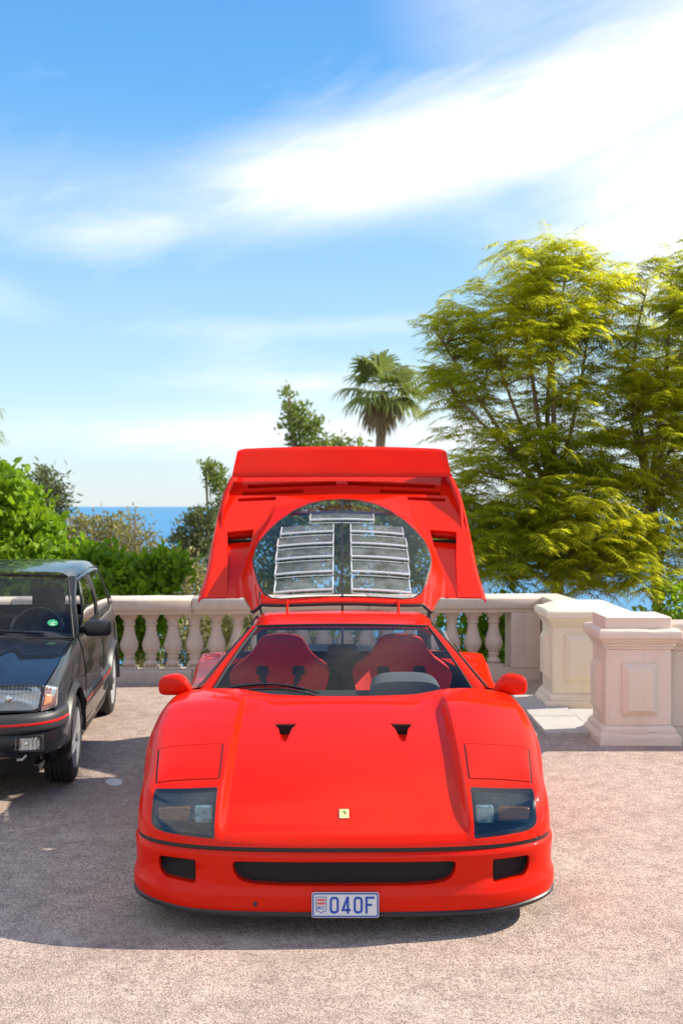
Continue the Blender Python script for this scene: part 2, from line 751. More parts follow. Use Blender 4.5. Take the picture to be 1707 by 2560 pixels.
def fluted_glass():
    m = bpy.data.materials.new('fluted_glass')
    m.use_nodes = True
    t = NT(m.node_tree)
    t.n.clear()
    oc = t.node('ShaderNodeTexCoord').outputs['Object']
    wv = t.node('ShaderNodeTexWave')
    wv.inputs['Scale'].default_value = 14.0
    wv.inputs['Distortion'].default_value = 0.6
    t.link(oc, wv.inputs['Vector'])
    nb = t.bump(wv.outputs['Fac'], 0.7, 0.01)
    tr = t.node('ShaderNodeBsdfTransparent')
    tr.inputs[0].default_value = (0.86, 0.90, 0.91, 1)
    gl = t.node('ShaderNodeBsdfGlossy')
    gl.inputs['Roughness'].default_value = 0.06
    t.link(nb, gl.inputs['Normal'])
    mx = t.node('ShaderNodeMixShader')
    t.link(t.maprange(wv.outputs['Fac'], 0.2, 1.0, 0.05, 0.20), mx.inputs[0])
    t.link(tr.outputs[0], mx.inputs[1])
    t.link(gl.outputs[0], mx.inputs[2])
    o = t.node('ShaderNodeOutputMaterial')
    t.link(mx.outputs[0], o.inputs['Surface'])
    M['fluted_glass'] = m


fluted_glass()
simple('lamp_housing', (0.16, 0.25, 0.29), 0.35, coat=0.5, var=0.3, scale=14)


def asphalt():
    m, t, b = new_mat('pink_aggregate')
    oc = t.node('ShaderNodeTexCoord').outputs['Object']
    cells = t.voronoi(oc, 135, 'F1', 'Color')
    sp = t.node('ShaderNodeSeparateColor')
    t.link(cells, sp.inputs[0])
    dist = t.voronoi(oc, 135, 'F1', 'Distance')
    fine = t.noise(oc, 190, 3, 0.65)
    mid = t.noise(oc, 9.0, 5, 0.65, 0.4)
    big = t.noise(oc, 0.9, 5, 0.6, 0.6)
    stone = t.ramp(sp.outputs[0], [(0.0, (0.26, 0.180, 0.150)), (0.24, (0.43, 0.315, 0.262)), (0.58, (0.56, 0.43, 0.360)), (1.0, (0.69, 0.57, 0.485))])
    gap = t.maprange(dist, 0.50, 0.80, 0.0, 0.6)
    c = t.mix(gap, stone, (0.13, 0.088, 0.070))
    c = t.mix(t.maprange(fine, 0.35, 0.7, 0.0, 0.35), c, (0.46, 0.38, 0.33))
    c = t.mix(t.maprange(mid, 0.46, 0.68, 0.0, 0.42), c, (0.17, 0.125, 0.110), 'MIX')
    c = t.mix(t.maprange(big, 0.44, 0.66, 0.0, 0.42), c, (0.25, 0.185, 0.155), 'MIX')
    blot = t.noise(oc, 1.35, 3, 0.55, 1.2)
    c = t.mix(t.maprange(blot, 0.64, 0.74, 0.0, 0.45), c, (0.14, 0.105, 0.090))
    worn = t.noise(oc, 3.1, 4, 0.6, 0.8)
    c = t.mix(t.maprange(worn, 0.56, 0.72, 0.0, 0.35), c, (0.62, 0.52, 0.45))
    warp = t.node('ShaderNodeMapping')
    warp.inputs['Scale'].default_value = (0.45, 1.0, 1.0)
    t.link(oc, warp.inputs[0])
    vein = t.noise(warp.outputs[0], 1.7, 8, 0.75, 1.6)
    crack = t.math('ABSOLUTE', t.math('SUBTRACT', vein, 0.5))
    c = t.mix(t.maprange(crack, 0.0, 0.007, 0.55, 0.0), c, (0.10, 0.075, 0.065))
    t.link(c, b.inputs['Base Color'])
    b.inputs['Roughness'].default_value = 0.9
    b.inputs['Specular IOR Level'].default_value = 0.25
    h = t.math('ADD', t.math('MULTIPLY', dist, -1.0), t.math('MULTIPLY', fine, 0.6))
    t.link(t.bump(h, 0.7, 0.005), b.inputs['Normal'])


asphalt()


def stone(name, c1, c2, stain, amount=0.35, bumpd=0.004):
    m, t, b = new_mat(name)
    oc = t.node('ShaderNodeTexCoord').outputs['Object']
    big = t.noise(oc, 2.2, 5, 0.6, 0.5)
    fine = t.noise(oc, 55, 5, 0.7)
    c = t.mix(t.maprange(big, 0.3, 0.72), c1, c2)
    mp = t.node('ShaderNodeMapping')
    mp.inputs['Scale'].default_value = (6.0, 6.0, 1.1)
    t.link(oc, mp.inputs[0])
    streak = t.noise(mp.outputs[0], 2.0, 6, 0.7, 0.6)
    c = t.mix(t.maprange(streak, 0.52, 0.78, 0.0, amount), c, stain)
    c = t.mix(t.maprange(fine, 0.58, 0.80, 0.0, 0.30), c, stain)
    t.link(c, b.inputs['Base Color'])
    b.inputs['Roughness'].default_value = 0.85
    b.inputs['Specular IOR Level'].default_value = 0.3
    h = t.math('ADD', t.math('MULTIPLY', fine, 0.5), t.noise(oc, 14, 4, 0.6))
    t.link(t.bump(h, 0.45, bumpd), b.inputs['Normal'])


stone('rail_stone', (0.60, 0.495, 0.405), (0.67, 0.565, 0.475), (0.38, 0.30, 0.245), 0.4)
stone('pillar_stone', (0.73, 0.60, 0.49), (0.79, 0.665, 0.56), (0.56, 0.43, 0.34), 0.3)
stone('cream_stone', (0.80, 0.71, 0.54), (0.84, 0.76, 0.61), (0.60, 0.50, 0.38), 0.3)
stone('marble', (0.42, 0.395, 0.365), (0.50, 0.475, 0.445), (0.27, 0.245, 0.225), 0.6, 0.003)
stone('soil', (0.16, 0.13, 0.085), (0.24, 0.20, 0.13), (0.09, 0.08, 0.05), 0.5, 0.03)
stone('bark', (0.20, 0.15, 0.105), (0.29, 0.22, 0.16), (0.10, 0.075, 0.055), 0.6, 0.02)
stone('palm_bark', (0.20, 0.14, 0.09), (0.30, 0.22, 0.15), (0.10, 0.07, 0.05), 0.6, 0.03)


def leaf(name, c1, c2, c3, transl=0.45, scale=1.2, rough=0.5):
    """leaf colour differs from leaf clump to leaf clump; light passes through"""
    m = bpy.data.materials.new(name)
    m.use_nodes = True
    t = NT(m.node_tree)
    t.n.clear()
    oc = t.node('ShaderNodeTexCoord').outputs['Object']
    a = t.noise(oc, scale, 3, 0.6)
    f = t.noise(oc, scale * 14, 2, 0.6)
    c = t.mix(t.maprange(a, 0.35, 0.66), c1, c2)
    c = t.mix(t.maprange(f, 0.5, 0.75, 0.0, 0.8), c, c3)
    d = t.node('ShaderNodeBsdfPrincipled')
    t.link(c, d.inputs['Base Color'])
    d.inputs['Roughness'].default_value = rough
    d.inputs['Specular IOR Level'].default_value = 0.35
    tr = t.node('ShaderNodeBsdfTranslucent')
    t.link(t.mix(1.0, c, (1.0, 1.0, 0.55), 'MULTIPLY'), tr.inputs[0])
    mx = t.node('ShaderNodeMixShader')
    mx.inputs[0].default_value = transl
    t.link(d.outputs[0], mx.inputs[1])
    t.link(tr.outputs[0], mx.inputs[2])
    o = t.node('ShaderNodeOutputMaterial')
    t.link(mx.outputs[0], o.inputs['Surface'])
    M[name] = m


leaf('feather_leaf', (0.35, 0.41, 0.036), (0.56, 0.555, 0.034), (0.77, 0.70, 0.045), 0.76, 0.9)
leaf('vine_leaf', (0.13, 0.26, 0.018), (0.26, 0.42, 0.024), (0.38, 0.50, 0.045), 0.55, 1.5)
leaf('palm_leaf', (0.16, 0.23, 0.07), (0.26, 0.31, 0.09), (0.38, 0.38, 0.13), 0.5, 1.0)
leaf('dead_frond', (0.26, 0.19, 0.11), (0.36, 0.28, 0.17), (0.20, 0.13, 0.07), 0.25, 1.5)
leaf('conifer_leaf', (0.15, 0.22, 0.06), (0.24, 0.31, 0.09), (0.34, 0.37, 0.12), 0.45, 1.0)
leaf('dry_leaf', (0.22, 0.22, 0.09), (0.34, 0.31, 0.14), (0.45, 0.38, 0.20), 0.35, 1.2)
leaf('olive_leaf', (0.10, 0.14, 0.07), (0.16, 0.20, 0.09), (0.24, 0.25, 0.12), 0.35, 1.2)


def sea_mat():
    m, t, b = new_mat('sea_water')
    oc = t.node('ShaderNodeTexCoord').outputs['Object']
    mp = t.node('ShaderNodeMapping')
    mp.inputs['Scale'].default_value = (0.5, 1.0, 1.0)
    t.link(oc, mp.inputs[0])
    n1 = t.noise(mp.outputs[0], 0.02, 6, 0.6)
    n2 = t.noise(mp.outputs[0], 0.35, 5, 0.65)
    c = t.mix(t.maprange(n1, 0.3, 0.7), (0.012, 0.16, 0.36), (0.02, 0.21, 0.42))
    t.link(c, b.inputs['Base Color'])
    b.inputs['Roughness'].default_value = 0.32
    b.inputs['Specular IOR Level'].default_value = 0.35
    t.link(t.bump(n2, 0.8, 0.8), b.inputs['Normal'])


sea_mat()

# ------------------------------------------------------------------ ground, terrain, sea
def ground():
    mb = MB()
    zb = -0.9
    out = [(-45, -45), (45, -45), (45, 8.45), (2.75, 8.45), (2.75, 9.85), (2.40, 9.9), (2.40, 11.25), (-45, 11.25 - 0.061 * 45)]
    top = [(x, y, 0) for x, y in out]
    bot = [(x, y, zb) for x, y in out]
    n = len(out)
    mb.add(top + bot, [tuple(range(n))] + [(i, n + i, n + (i + 1) % n, (i + 1) % n) for i in range(n)])
    o = mb.build('ground', M['pink_aggregate'], smooth=False)
    tag(o, kind='structure')


ground()


def terrain_z(x, y):
    s = y - 9.0
    z = -1.0 - 0.16 * s - 0.0002 * s * s
    z += 0.35 * math.sin(x * 0.45 + 1.3) * math.sin(y * 0.37) * min(1, max(0, s) / 8)
    return z


def terrain():
    xs = np.linspace(-70, 70, 71)
    ys = np.concatenate([np.linspace(5, 40, 36), np.linspace(43, 160, 30)])
    V = [(x, y, terrain_z(x, y)) for y in ys for x in xs]
    nx = len(xs)
    F = [(j * nx + i, j * nx + i + 1, (j + 1) * nx + i + 1, (j + 1) * nx + i) for j in range(len(ys) - 1) for i in range(nx - 1)]
    o = fast_mesh('hillside', V, F, M['soil'], smooth=True)
    tag(o, kind='structure')
    V = [(-60000, 90, -24), (60000, 90, -24), (60000, 58000, -24), (-60000, 58000, -24)]
    o = fast_mesh('sea', V, [(0, 1, 2, 3)], M['sea_water'])
    tag(o, kind='structure')


terrain()

# ------------------------------------------------------------------ balustrades
BAL_PROF = [(0.052, 0.0), (0.052, 0.012), (0.070, 0.020), (0.074, 0.036), (0.060, 0.050), (0.046, 0.066), (0.048, 0.080), (0.058, 0.092),
            (0.060, 0.105), (0.050, 0.116), (0.056, 0.130), (0.082, 0.165), (0.094, 0.205), (0.094, 0.235), (0.084, 0.265), (0.068, 0.310),
            (0.056, 0.360), (0.050, 0.405), (0.050, 0.420), (0.064, 0.428), (0.066, 0.442), (0.056, 0.450), (0.056, 0.470), (0.070, 0.482),
            (0.074, 0.498), (0.074, 0.505)]


def baluster_mesh(h):
    sc = (h - 0.07) / 0.505
    mb = MB()
    mb.box(-0.082, 0.082, -0.082, 0.082, 0, 0.035)
    mb.box(-0.082, 0.082, -0.082, 0.082, h - 0.035, h)
    bm = mb.bm()
    mb2 = MB()
    mb2.lathe([(r_, 0.034 + z * sc) for r_, z in BAL_PROF], 20)
    b2 = mb2.bm()
    bb = joined(bm, b2)
    o = obj_bm('baluster', bb, M['rail_stone'], None, True, 40)
    me = o.data
    bpy.data.objects.remove(o)
    return me


BAL_ME = baluster_mesh(0.58)


def balustrade(root, x0, x1, first, step, top, label, posts=()):
    tag(root, label, 'balustrade', 'stone balustrades along the terrace edge')
    zb, zt = 0.12, 0.70
    # plinth course in lengths, rail in lengths with fine joints
    L = x1 - x0
    n = max(1, int(round(L / 1.9)))
    random.seed(int(abs(x0 * 10)))
    for i in range(n):
        a, b = x0 + L * i / n + 0.003, x0 + L * (i + 1) / n - 0.003
        dz = random.uniform(-0.003, 0.003)
        MB().box(a, b, -0.15, 0.15, -0.02, zb + dz * 0).build('plinth_stone', M['rail_stone'], root, bevel=0.008)
        mb = MB()
        sec = [(-0.15, zt), (0.15, zt), (0.15, zt + 0.035), (0.185, zt + 0.05), (0.19, top - 0.025), (0.165, top), (-0.165, top), (-0.19, top - 0.025), (-0.185, zt + 0.05), (-0.15, zt + 0.035)]
        mb.prism(sec, lambda y, z: (a, y, z + dz), lambda y, z: (b, y, z + dz))
        mb.build('rail_stone', M['rail_stone'], root, bevel=0.005)
    x = first
    while x < x1 - 0.1:
        if all(not (p0 - 0.09 < x < p1 + 0.09) for p0, p1 in posts) and x > x0 + 0.05:
            o = link_mesh('baluster', BAL_ME, None, root, (x, 0, zb - 0.0005))
            o.rotation_euler = (0, 0, random.choice((0, 1, 2, 3)) * math.pi / 2)
        x += step
    for p0, p1 in posts:
        MB().box(p0, p1, -0.155, 0.155, zb - 0.001, zt + 0.001).build('post', M['rail_stone'], root, bevel=0.006)


bal = empty('balustrade', (2.02, 11.08, 0), 0.061)
balustrade(bal, -9.0, 0.06, -8.926, 0.224, 0.872,
           'long stone balustrade with turned balusters behind the red car and dark hatchback', posts=[(-0.26, 0.05), (-6.6, -6.2)])
# the balustrade's return towards the steps
MB().box(0.062, 0.30, -1.10, 0.19, -0.02, 0.80).build('return_wall', M['rail_stone'], bal, bevel=0.01)
MB().box(0.05, 0.33, -1.10, 0.21, 0.801, 0.868).build('return_coping', M['rail_stone'], bal, bevel=0.012)

bal2 = empty('balustrade', (2.50, 8.18, 0), 0.0)
balustrade(bal2, 0.03, 5.2, 0.33, 0.224, 0.905, 'short stretch of pale balustrade joining the front pillar at the picture edge', posts=[(0.02, 0.20)])


# ------------------------------------------------------------------ pillars
def frame_panel(mb, fx, w0, w1, z0, z1, inset=0.048, proud=0.050, lip=0.014):
    """raised panel with sloping border on a face; fx(u, depth, z) gives the point"""
    q = [(w0, z0), (w1, z0), (w1, z1), (w0, z1)]
    q2 = [(w0 + 0.004, z0 + 0.004), (w1 - 0.004, z0 + 0.004), (w1 - 0.004, z1 - 0.004), (w0 + 0.004, z1 - 0.004)]
    q3 = [(w0 + inset, z0 + inset), (w1 - inset, z0 + inset), (w1 - inset, z1 - inset), (w0 + inset, z1 - inset)]
    vs = [fx(u, -0.01, z) for u, z in q] + [fx(u, lip, z) for u, z in q2] + [fx(u, proud, z) for u, z in q3]
    fs = [(8, 9, 10, 11)]
    for k in range(4):
        fs += [(k, (k + 1) % 4, 4 + (k + 1) % 4, 4 + k), (4 + k, 4 + (k + 1) % 4, 8 + (k + 1) % 4, 8 + k)]
    mb.add(vs, fs)


def roughen(o, amp, scale, zmax, seed, z0=-1):
    """weathered lower edges: small dents"""
    from mathutils import noise as mn
    bm = bmesh.new()
    bm.from_mesh(o.data)
    bmesh.ops.subdivide_edges(bm, edges=[e for e in bm.edges if e.calc_length() > 0.06], cuts=5, use_grid_fill=True)
    for v in bm.verts:
        if z0 < v.co.z < zmax:
            n = mn.noise_vector(v.co * scale + Vector((seed, 0, 0)))
            k = max(0, mn.noise(v.co * 7 + Vector((0, seed, 0))) + 0.1)
            v.co += n * amp * k * 2.4
    bm.to_mesh(o.data)
    bm.free()


def pillar(name, label, loc, W, D, mat, top_block, zc0, panel_front, panel_side, seed, hip):
    r_ = empty(name, loc)
    tag(r_, label, 'pillar', 'stone pillars flanking the steps', 'thing')
    # base: stepped mouldings
    mb = MB()
    o_ = 0.062
    mb.box(-o_, W + o_, -o_, D + o_, -0.03, 0.055)
    mb.frustum(-o_ + 0.004, W + o_ - 0.004, -o_ + 0.004, D + o_ - 0.004, 0.0551, -0.040, W + 0.040, -0.040, D + 0.040, 0.085)
    mb.box(-0.034, W + 0.034, -0.034, D + 0.034, 0.0851, 0.108)
    mb.frustum(-0.030, W + 0.030, -0.030, D + 0.030, 0.1081, -0.008, W + 0.008, -0.008, D + 0.008, 0.140)
    b = mb.build('base', mat, r_, bevel=0.004)
    roughen(b, 0.02, 18, 0.09, seed)
    s = MB().box(0, W, 0, D, 0.1401, zc0).build('shaft', mat, r_, bevel=0.006)
    roughen(s, 0.004, 9, 2, seed + 3)
    mb = MB()
    frame_panel(mb, lambda u, d, z: (u, -d, z), *panel_front)
    mb.build('front_panel', mat, r_, bevel=0.003, angle=14)
    mb = MB()
    frame_panel(mb, lambda u, d, z: (-d, u, z), *panel_side)
    mb.build('side_panel', mat, r_, bevel=0.003, angle=14)
    # cornice
    mb = MB()
    z = zc0 + 0.0002
    for off, h in ((0.012, 0.022), (0.024, 0.018)):
        mb.box(-off, W + off, -off, D + off, z, z + h)
        z += h + 0.0002
    mb.frustum(-0.024, W + 0.024, -0.024, D + 0.024, z, -0.055, W + 0.055, -0.055, D + 0.055, z + 0.045)
    z += 0.0452
    mb.box(-0.066, W + 0.066, -0.066, D + 0.066, z, z + 0.052)
    z += 0.0522
    mb.frustum(-0.066, W + 0.066, -0.066, D + 0.066, z, -0.045, W + 0.045, -0.045, D + 0.045, z + 0.018)
    z += 0.0182
    c = mb.build('cornice', mat, r_, bevel=0.005)
    roughen(c, 0.006, 14, 3, seed + 7)
    mb = MB()
    if top_block:
        mb.box(-0.002, W + 0.002, -0.002, D + 0.002, z - 0.004, z + 0.088)
    else:
        mb.frustum(-0.03, W + 0.03, -0.03, D + 0.03, z - 0.004, 0.10, W - 0.10, 0.10, D - 0.10, z + hip)
    mb.build('cap', mat, r_, bevel=0.006)
    return r_


pillar('stone_pillar', 'pinkish stone pillar with a square top block, the nearer of the two', (2.01, 7.96, 0), 0.50, 0.42, M['pillar_stone'], True, 0.722,
       (0.115, 0.395, 0.215, 0.618), (0.09, 0.33, 0.215, 0.618), 1.3, 0)
pillar('stone_pillar', 'cream stone pillar with a low hipped cap behind the pinkish one', (1.875, 9.30, 0), 0.62, 0.46, M['cream_stone'], False, 0.735,
       (0.10, 0.52, 0.250, 0.675), (0.09, 0.37, 0.25, 0.675), 5.1, 0.055)

# threshold slabs between the pillars
th = empty('stone_threshold', (1.60, 8.20, 0))
tag(th, 'pale marble slabs laid between the two stone pillars', 'stone slabs', kind='thing')
for (a, b, c, d, h) in ((0.0, 0.385, 0.0, 0.62, 0.040), (0.0, 0.385, 0.626, 1.17, 0.043), (0.0, 0.385, 1.176, 1.62, 0.041),
                        (0.391, 1.02, 0.30, 1.0, 0.030)):
    s = MB().box(a, b, c, d, -0.02, h).build('slab', M['marble'], th, bevel=0.006)
    roughen(s, 0.006, 11, 1, a + c)
# dab of old paint on the ground
mb = MB()
pts = []
random.seed(4)
for k in range(22):
    t = 2 * math.pi * k / 22
    pts.append((0.062 * math.cos(t) * (1 + random.uniform(-.08, .08)), 0.085 * math.sin(t) * (1 + random.uniform(-.1, .1)) - 0.55 * 0.062 * math.cos(t)))
mb.prism(pts, lambda x, y: (x, y, 0.0015), lambda x, y: (x * 0.96, y * 0.96, 0.004))
o = mb.build('paint_mark', M['road_paint'], smooth=False)
o.location = (-1.49, 6.86, 0)
tag(o, 'small white dab of paint on the shaded ground near the hatchback wheel', 'paint mark', kind='thing')

# ------------------------------------------------------------------ the red car
RX, RY = 0.012, 4.38
red = empty('red_sports_car', (RX, RY, 0), R(0.15))
tag(red, 'red low sports car facing the viewer with its rear engine cover raised', 'car')
RED = M['red_paint']
BLK = M['black_rubber']
WF = 0.93                     # half width at the front wings
ZG = 0.378                    # groove above the bumper


def nose_v(x, W=WF, Vc=0.45, n=3.2):
    q = min(1.0, abs(x) / W)
    return Vc * (1 - (1 - q ** n) ** (1 / n))


hood_f = pch([0, .03, .10, .25, .60, .90, 1.15, 1.30, 1.65], [.392, .412, .441, .508, .630, .709, .759, .776, .785])
wing_f = pch([0, .03, .10, .25, .60, .90, 1.15, 1.30, 1.45, 1.65], [.394, .418, .470, .556, .678, .757, .800, .803, .797, .775])


def top_z(x, v):
    x = abs(x)
    b = sstep(0.510, 0.542, x)
    wide = sstep(0.36, 0.60, x)
    k = sstep(1.02, 1.26, v)
    b = b * (1 - k) + wide * k
    h = hood_f(v) + 0.008 * (1 - (x / 0.5) ** 2 if x < 0.5 else 0)
    f = wing_f(v) - 0.028 * max(0, (x - 0.56) / 0.37) ** 2
    return h * (1 - b) + f * b


def wing_w(v):
    return WF + 0.062 * sstep(0.36, 0.92, v)


def clam_z(x, v):
    x = abs(x)
    dn = v - nose_v(x)
    rn = 0.045 + 0.075 * sstep(0.45, 0.9, x)
    ds = wing_w(v) - x
    rs = 0.165
    en = 1.0 if dn >= rn else (1 - (1 - max(0, dn) / rn) ** 2.3) ** (1 / 2.3)
    es = 1.0 if ds >= rs else (1 - (1 - max(0, ds) / rs) ** 4.2) ** (1 / 4.2)
    return ZG + (top_z(x, v) - ZG) * en * es


def rear_v(x):
    return 1.275 + 0.375 * (abs(x) / WF) ** 2


def build_front():
    NU, NV = 165, 110
    mb = MB()

    def fn(u, t):
        x = WF * (1 - (1 - u) ** 1.7)
        a, b = nose_v(x), rear_v(x)
        v = a + (b - a) * (0.35 * t + 0.65 * t ** 2.0)
        x += (wing_w(v) - WF) * sstep(0.60, WF, x)
        return (x, v, clam_z(x, v))
    mb.grid(fn, NU, NV)
    # lower side behind the bumper
    mb.grid(lambda u, t: (wing_w(0.66 + (1.65 - 0.66) * u) - 0.03 * (1 - t) ** 2, 0.66 + (1.65 - 0.66) * u, 0.14 + (ZG - 0.14) * t), 30, 8)
    bm = mb.bm(0.0004)
    rimz = Vector((0, 0, -0.012))
    # headlamp lens (cut from the front), pop-up lid (cut from above)
    lens = round_poly([(0.560, 0.563), (0.842, 0.553), (0.836, 0.428), (0.785, 0.414), (0.548, 0.405)], [0.008, 0.014, 0.04, 0.04, 0.010], 4)
    fs = cut_poly(bm, lens, (0, 2), lambda c: c.y < 0.45 and c.x > 0.4)
    lens_in = inset_poly(lens, 0.0135)
    bl = take(bm, fs, [Vector((0, 0.012, -0.012))])
    fi = cut_poly(bl, lens_in, (0, 2), lambda c: True)
    glass = take(bl, fi)
    lid_o = round_poly([(0.558, 0.315), (0.846, 0.315), (0.884, 0.605), (0.570, 0.605)], 0.012, 3)
    fs = cut_poly(bm, lid_o, (0, 1), lambda c: c.z > 0.45)
    lid_all = take(bm, fs, [rimz])
    lid_i = inset_poly(lid_o, 0.0075)
    fl = cut_poly(lid_all, lid_i, (0, 1), lambda c: True)
    lid = take(lid_all, fl)
    for v in lid_all.verts:
        v.co.z -= 0.003
    for v in lid.verts:
        v.co.z += 0.0015
    ed = [e for e in lid.edges if len(e.link_faces) == 1]
    res = bmesh.ops.extrude_edge_only(lid, edges=ed)
    for g in res['geom']:
        if isinstance(g, bmesh.types.BMVert):
            g.co.z -= 0.022
    # bonnet inlets
    p1 = [(0.232, 0.895), (0.348, 0.895), (0.322, 0.835), (0.258, 0.835)]
    p2 = [(0.258, 0.835), (0.322, 0.835), (0.302, 0.705), (0.278, 0.705)]
    fs = cut_poly(bm, p1, (0, 1), lambda c: c.z > 0.5)
    fs2 = cut_poly(bm, p2, (0, 1), lambda c: c.z > 0.5)
    fs = [f for f in cut_poly(bm, p1, (0, 1), lambda c: c.z > 0.5)] + fs2
    fs = [f for f in set(fs) if f.is_valid]

    def sink(co):
        # the duct floor dips towards the back of the inlet
        k = min(1, max(0, (co.y - 0.705) / 0.19))
        return Vector((co.x, co.y, co.z - 0.006 - 0.045 * k))
    floor = take(bm, fs, [sink])
    for v in floor.verts:
        v.co = sink(v.co)
    # wheel arch
    arch = [(1.02 + 0.345 * math.cos(2 * math.pi * k / 28), 0.32 + 0.345 * math.sin(2 * math.pi * k / 28)) for k in range(28)]
    fs = cut_poly(bm, arch, (1, 2), lambda c: c.x > 0.80)
    take(bm, fs, [Vector((-0.05, 0, 0))], drop=True)
    return bm, bl, glass, lid, floor, lid_all


front, lens_frame, lens_glass, popup, duct, gapring = build_front()
fm = mirrored(front)
body = joined(front, fm)
bmesh.ops.remove_doubles(body, verts=body.verts, dist=0.0003)
obj_bm('front_body', body, RED, red, True, 32)
for s_ in (1, -1):
    hl = empty('headlamp', (0, 0, 0), 0, red)
    for nm, bmx, mt in (('lamp_frame', lens_frame, M['gloss_black']), ('lamp_cover', lens_glass, M['lens_cover'])):
        b = bmx.copy() if s_ > 0 else mirrored(bmx)
        obj_bm(nm, b, mt, hl, True, 40)
    mb = MB()
    S = s_
    # housing tub
    tub = [(0.548, 0.563), (0.845, 0.555), (0.840, 0.39), (0.548, 0.37)]
    mb.prism(tub, lambda x, z: (S * x, 0.30, z), lambda x, z: (S * x, 0.05 + (z - 0.40) * 1.3 + 0.10, z - 0.012))
    bmh = mb.bm()
    bmh.faces.ensure_lookup_table()
    bmesh.ops.delete(bmh, geom=[bmh.faces[1]], context='FACES')
    obj_bm('lamp_tub', bmh, M['lamp_housing'], hl, False)
    yb = 0.185
    mb = MB()
    mb.prism(round_poly([(0.568, 0.430), (0.652, 0.430), (0.652, 0.508), (0.568, 0.508)], 0.012, 3),
             lambda x, z: (S * x, yb, z), lambda x, z: (S * (0.609 + (x - 0.609) * 0.95), yb - 0.02, 0.469 + (z - 0.469) * 0.95))
    mb.build('driving_lamp', M['lamp_white'], hl, bevel=0.004)
    mb = MB()
    mb.prism(round_poly([(0.672, 0.438), (0.806, 0.446), (0.808, 0.496), (0.672, 0.500)], 0.006, 2),
             lambda x, z: (S * x, yb + 0.01, z), lambda x, z: (S * x, yb - 0.012, z))
    mb.build('indicator', M['amber_lens'], hl, bevel=0.003)
    b = popup.copy() if s_ > 0 else mirrored(popup)
    obj_bm('headlamp_lid', b, RED, red, True, 40)
    b = gapring.copy() if s_ > 0 else mirrored(gapring)
    obj_bm('lid_seal', b, BLK, red, True, 40)
    b = duct.copy() if s_ > 0 else mirrored(duct)
    obj_bm('duct_floor', b, RED, red, True, 40)
    mb = MB()
    mb.box(min(S * .236, S * .344), max(S * .236, S * .344), .882, .900, .655, .7090)
    mb.build('duct_mouth', M['dark_void'], red, smooth=False)
    # side repeater
    mb = MB()
    mb.lathe([(0.016, 0.0), (0.016, 0.006), (0.012, 0.014), (0.004, 0.018)], 12, (0, 0, 0), 'x')
    o = mb.build('side_repeater', M['amber_lens'], red)
    o.scale = (S, 1.6, 1)
    o.location = (S * 0.927, 0.56, 0.50)
lens_frame.free(); lens_glass.free(); popup.free(); duct.free()
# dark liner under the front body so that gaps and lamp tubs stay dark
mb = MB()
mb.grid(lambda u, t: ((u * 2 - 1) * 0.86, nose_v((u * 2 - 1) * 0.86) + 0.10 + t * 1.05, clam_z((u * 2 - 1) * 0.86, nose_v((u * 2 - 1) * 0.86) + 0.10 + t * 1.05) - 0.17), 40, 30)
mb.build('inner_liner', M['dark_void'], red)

# ------------------------------------------------------------------ bumper
def plan_curve():
    pts = []
    for k in range(121):
        u = k / 120
        x = WF * (1 - (1 - u) ** 2.2)
        pts.append((x, nose_v(x)))
    for k in range(1, 13):
        pts.append((WF, 0.45 + (0.70 - 0.45) * k / 12))
    P = np.array(pts)
    d = np.gradient(P, axis=0)
    n = np.stack([d[:, 1], -d[:, 0]], 1)
    n /= np.linalg.norm(n, axis=1)[:, None]
    n[0] = (0, -1)
    return P, n


PLAN, PNOR = plan_curve()
bump_off = pch([.098, .112, .130, .150, .175, .200, .225, .260, .300, .335, .350, .359], [-.006, .010, .016, .018, .017, .010, .006, .006, .008, .010, .006, -.004])


def plan_pt(i, off):
    return PLAN[i] + PNOR[i] * off


def bumper():
    NZ = 46
    n = len(PLAN)
    mb = MB()

    def fn(u, t):
        i = int(round(u * (n - 1)))
        z = 0.112 + (0.359 - 0.112) * t
        x = PLAN[i][0]
        o_ = bump_off(z)
        # scooped hollow around the corner intake, shelf below
        g = math.exp(-((x - 0.70) / 0.11) ** 2) * math.exp(-((z - 0.255) / 0.05) ** 2)
        o_ -= 0.030 * g
        # lower edge rises round the corner
        zz = z + 0.018 * sstep(0.62, 0.93, x) * (1 - t) * (1 + 0 * i)
        p = PLAN[i] + PNOR[i] * o_
        return (p[0], p[1], zz)
    mb.grid(fn, n - 1, NZ)
    bm = mb.bm(0.0003)
    centre = [(0.0, .3225), (.445, .3215), (.466, .316), (.470, .300), (.464, .274), (.450, .252), (.425, .236), (.38, .2265), (.27, .2215), (0.0, .220)]
    fs = cut_poly(bm, centre, (0, 2), lambda c: c.y < 0.4)

    def inn(co, d, sh):
        # shrink towards the opening's middle line while going in
        return Vector((co.x * (1 - sh * 0.3), co.y + d, 0.272 + (co.z - 0.272) * (1 - sh)))
    take(bm, fs, [lambda c: inn(c, 0.004, 0.010), lambda c: inn(c, 0.010, 0.008), lambda c: inn(c, 0.030, 0.0)], drop=True)
    side = round_poly([(.628, .316), (.796, .314), (.796, .256), (.770, .222), (.630, .211)], [.006, .018, .03, .04, .008], 4)
    fs = cut_poly(bm, side, (0, 2), lambda c: c.y < 0.5 and c.x > 0.5)
    cs = Vector((.71, 0, .265))

    def ins(co, d, sh):
        return Vector((cs.x + (co.x - cs.x) * (1 - sh), co.y + d, cs.z + (co.z - cs.z) * (1 - sh)))
    take(bm, fs, [lambda c: ins(c, 0.004, 0.02), lambda c: ins(c, 0.010, 0.015), lambda c: ins(c, 0.034, 0.0)], drop=True)
    return bm


